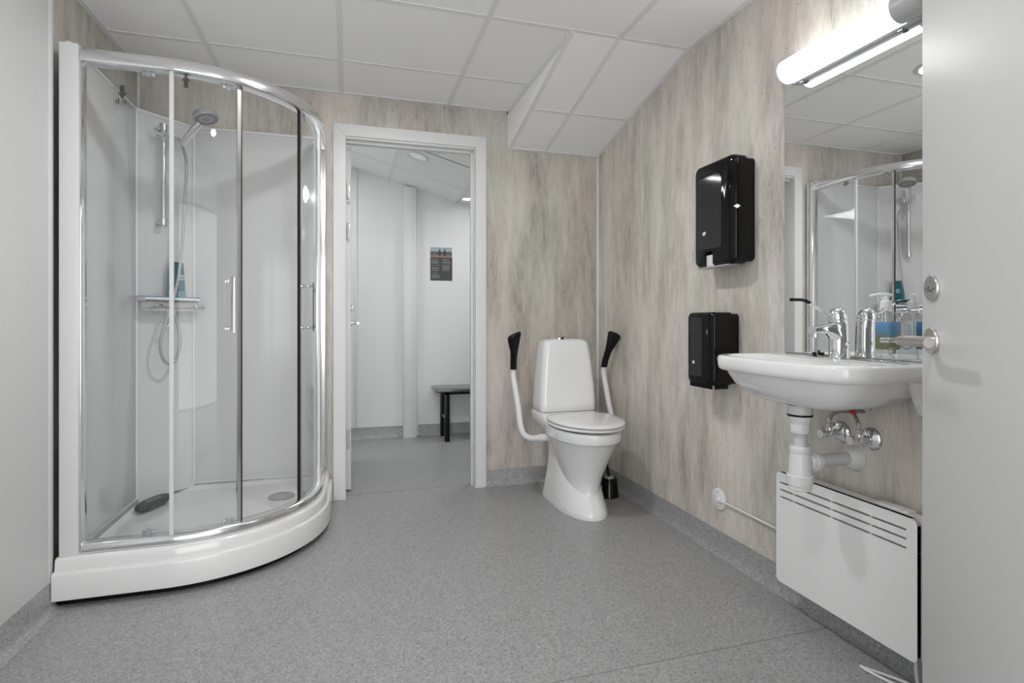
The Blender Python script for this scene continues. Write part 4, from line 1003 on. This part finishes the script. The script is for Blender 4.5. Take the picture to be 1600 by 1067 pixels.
# ------------------------------------------------------------------ heater
HT = thing('panel_heater', (XR, 1.37, 0.095), 'white electric panel heater with slots on the right wall below the washbasin', 'heater')
hy0, hy1, hz0, hz1 = 1.112, 1.622, 0.097, 0.486
hx0 = XR - 0.092
def slot_face():
    mb = MB()
    # front plate built of bars between three slots and thin bridges
    sl_ = [(0.4465, 0.4530), (0.4215, 0.4280), (0.3965, 0.4030)]
    ys0, ys1 = hy0 + 0.030, hy1 - 0.016
    mb.prism(rrect(hy0, hy1, hz0, 0.3965, [0.0005, 0.0005, 0.016, 0.016], 6), lambda y, z: (hx0 + 0.014, y, z), lambda y, z: (hx0, y, z))
    mb.prism(rrect(hy0, hy1, 0.4530, hz1, [0.016, 0.016, 0.0005, 0.0005], 6), lambda y, z: (hx0 + 0.014, y, z), lambda y, z: (hx0, y, z))
    for z0, z1 in ((0.4030, 0.4215), (0.4280, 0.4465)): mb.box(hx0, hx0 + 0.014, ys0, ys1, z0, z1)
    mb.box(hx0, hx0 + 0.014, hy0, ys0, 0.3965, 0.4530); mb.box(hx0, hx0 + 0.014, ys1, hy1, 0.3965, 0.4530)
    for y in (1.252, 1.39, 1.545): mb.box(hx0 + 0.001, hx0 + 0.012, y - 0.0015, y + 0.0015, 0.3965, 0.4530)
    return mb
obj('front_plate', slot_face(), 'heater', HT, ang=25)
obj('casing', MB().prism(rrect(hy0 + 0.004, hy1 - 0.004, hz0 + 0.004, hz1 - 0.004, 0.014, 6), lambda y, z: (XR - 0.030, y, z), lambda y, z: (hx0 + 0.0255, y, z)), 'heater', HT)
obj('grille_shadow', MB().box(hx0 + 0.0145, hx0 + 0.025, hy0 + 0.006, hy1 - 0.006, hz0 + 0.006, hz1 - 0.006), 'black', HT)
rim = MB()
ra = rrect(hy0, hy1, hz0, hz1, 0.016, 6); rb_ = rrect(hy0 + 0.004, hy1 - 0.004, hz0 + 0.004, hz1 - 0.004, 0.012, 6)
rim.loft([[(hx0 + 0.001, *p), (hx0 + 0.030, *p), (hx0 + 0.030, *q), (hx0 + 0.001, *q)] for p, q in zip(ra + ra[:1], rb_ + rb_[:1])], False, False)
obj('edge_rim', rim, 'heater', HT)
obj('thermostat_box', MB().box(hx0 + 0.028, XR - 0.028, 1.16, 1.26, hz1 - 0.006, hz1 + 0.004, 0.003), 'heater', HT)
for y in (1.22, 1.52): obj('wall_bracket', MB().box(XR - 0.032, XR - 0.001, y - 0.02, y + 0.02, 0.14, 0.45, 0.002), 'pipegrey', HT)
obj('foot_clip', MB().box(hx0 + 0.03, hx0 + 0.04, 1.585, 1.595, 0.082, 0.098).box(hx0 + 0.03, hx0 + 0.04, 1.60, 1.605, 0.082, 0.098), 'pipegrey', HT)
cable = smooth_path([(hx0 + 0.045, 1.150, 0.10), (hx0 + 0.040, 1.145, 0.05), (hx0 + 0.045, 1.140, 0.012), (hx0 + 0.050, 1.120, 0.0062), (hx0 + 0.055, 1.06, 0.0062)], 8)
obj('power_cable', MB().tube(cable, 0.0045, 12), 'cable', HT)
EC = MB().tube(smooth_path([(1.540, 1.02, 0.0052), (1.532, 1.10, 0.0052), (1.505, 1.17, 0.0052), (1.478, 1.215, 0.0052), (1.456, 1.250, 0.0052), (1.448, 1.263, 0.0052), (1.450, 1.262, 0.0052), (1.448, 1.245, 0.0052), (1.462, 1.19, 0.0052), (1.480, 1.13, 0.0052), (1.50, 1.04, 0.0052)], 8), 0.0042, 12)
tag(obj('floor_cable', EC, 'cable', origin=(1.47, 1.2, 0.0)), 'white cable looped on the floor under the panel heater', 'cable')
# junction plate and cable to the heater
JP = thing('wall_cover_plate', (XR, 2.058, 0.240), 'round white cover plate low on the right wall with a cable to the heater', 'cover plate')
obj('plate', MB().lathe((XR - 0.001, 2.058, 0.240), (-1, 0, 0), [(0, 0.046), (0.006, 0.046), (0.008, 0.043), (0.0085, 0.001)], 40), 'white', JP)
for z in (0.272, 0.208): obj('screw', MB().cyl((XR - 0.008, 2.058, z), (XR - 0.0105, 2.058, z), 0.003, 10), 'grey', JP)
obj('cable', MB().tube(smooth_path([(XR - 0.008, 2.052, 0.240), (XR - 0.018, 2.045, 0.240), (XR - 0.016, 2.02, 0.239), (XR - 0.010, 1.98, 0.238), (XR - 0.010, 1.8, 0.237), (XR - 0.012, 1.60, 0.236)], 6), 0.0048, 12), 'cable', JP)
obj('grommet', MB().lathe((XR - 0.008, 2.052, 0.240), (-1, -0.3, 0), [(0, 0.010), (0.008, 0.008), (0.012, 0.0055)], 16), 'white', JP)

# ------------------------------------------------------------------ entrance door leaf, swung in beside the camera
ang = math.radians(29.5)
ed = Vector((math.sin(ang), math.cos(ang), 0)); en = Vector((-math.cos(ang), math.sin(ang), 0))   # hinge->edge, face normal
E = Vector((1.169, 0.875, 0))
DW = 0.88
DL = MB(); cc = E - ed * (DW / 2) - en * 0.020
DL.obox((cc.x, cc.y, 1.035), ed, en, (0, 0, 1), DW / 2, 0.020, 1.020, 0.0015)
D3 = struct('door_3', DL, 'doorgrey')
hp = E - ed * 0.0445
zh = 0.985
HD = MB()
HD.lathe(hp + Vector((0, 0, zh)), en, [(0, 0.0265), (0.005, 0.0265), (0.0065, 0.0255), (0.007, 0.001)], 44)
HD2 = MB()
p0 = hp + Vector((0, 0, zh)) + en * 0.005
pts = [p0, p0 + en * 0.030, p0 + en * 0.045, p0 + en * 0.053 - ed * 0.003, p0 + en * 0.057 - ed * 0.010, p0 + en * 0.058 - ed * 0.020, p0 + en * 0.058 - ed * 0.125]
HD2.tube(smooth_path(pts, 4), 0.0095, 24)
hd3 = obj('door_handle', HD2, 'satin', D3, ang=50); obj('handle_rose', HD, 'satin', D3)
LK = MB().lathe(hp + Vector((0, 0, zh + 0.108)), en, [(0, 0.0265), (0.004, 0.0265), (0.0055, 0.0255), (0.006, 0.001)], 44)
lk = obj('lock_rose', LK, 'satin', D3)
c0 = hp + Vector((0, 0, zh + 0.106)) + en * 0.006
obj('lock_turn', MB().lathe(c0, en, [(0, 0.006), (0.003, 0.006), (0.004, 0.004)], 20).obox(c0 + en * 0.004, ed, en, (0, 0, 1), 0.0013, 0.003, 0.006), 'grey', lk)
sm_ = MB()
for dz, dx_ in ((0.016, 0), (0.0, 0.016), (0, -0.016)): sm_.cyl(c0 + ed * dx_ + Vector((0, 0, dz)), c0 + ed * dx_ + Vector((0, 0, dz)) + en * 0.0008, 0.002, 10)
obj('lock_screw', sm_, 'grey', lk)

# ------------------------------------------------------------------ bench and poster in the room beyond
BN = thing('bench', (0.70, 4.70, 0), 'black bench standing against the far wall beyond the doorway', 'bench')
obj('bench_top', MB().box(0.695, 1.75, 4.53, 4.855, 0.418, 0.440, 0.002), 'benchtop', BN)
for (x, y) in ((0.79, 4.585), (0.79, 4.815), (1.65, 4.585), (1.65, 4.815)):
    obj('leg', MB().box(x - 0.020, x + 0.020, y - 0.020, y + 0.020, 0.0, 0.418, 0.002), 'black', BN)
for x in (0.79, 1.65): obj('cross_bar', MB().cyl((x, 4.605, 0.185), (x, 4.795, 0.185), 0.010, 12), 'silver', BN)
obj('apron', MB().box(0.76, 1.70, 4.565, 4.580, 0.395, 0.418), 'black', BN)
px0, px1, pz0, pz1 = 0.690, 0.890, 1.368, 1.665
PO = thing('wall_poster', ((px0 + px1) / 2, YF, 1.52), 'dark information poster with a photograph on top, taped to the far wall', 'poster')
obj('sheet', MB().box(px0 - 0.004, px1 + 0.002, YF - 0.0012, YF - 0.0004, pz0 - 0.010, pz1 + 0.012), 'paper', PO)
obj('print_field', MB().box(px0, px1 - 0.003, YF - 0.0018, YF - 0.0012, pz0, pz1 - 0.09), 'poster', PO)
obj('photograph', MB().box(px0, px1 - 0.006, YF - 0.0018, YF - 0.0012, pz1 - 0.09, pz1), 'photo', PO, origin=(px0, YF, pz1 - 0.09))
fig = MB()
for x, h_ in ((px0 + 0.082, 0.055), (px0 + 0.128, 0.058)):
    z0 = pz1 - 0.072
    fig.prism([(x - 0.011, z0), (x + 0.012, z0), (x + 0.014, z0 + 0.030), (x + 0.006, z0 + 0.040), (x + 0.006, z0 + h_), (x - 0.005, z0 + h_), (x - 0.006, z0 + 0.040), (x - 0.016, z0 + 0.030)], lambda a, b_: (a, YF - 0.0022, b_), lambda a, b_: (a, YF - 0.0018, b_))
obj('figures', fig, 'ink', PO)
tx_ = MB(); random.seed(4)
for col, blocks in (((px0 + 0.010), [(0, 1), (2, 7), (9, 10), (12, 17), (19, 20), (21.5, 27)]), ((px0 + 0.107), [(0.5, 2), (3.5, 6), (8, 8.6), (9.5, 14), (15, 17)])):
    for a, b_ in blocks:
        k = a
        while k < b_:
            z = pz1 - 0.103 - k * 0.0063
            tx_.box(col, col + random.uniform(0.055, 0.078), YF - 0.0021, YF - 0.0018, z - 0.0034, z); k += 1
obj('text_lines', tx_, 'posterink', PO)

# wall hardware that the tap hides in part: small screws in the white board are left to the material
print('objects', len(bpy.data.objects))
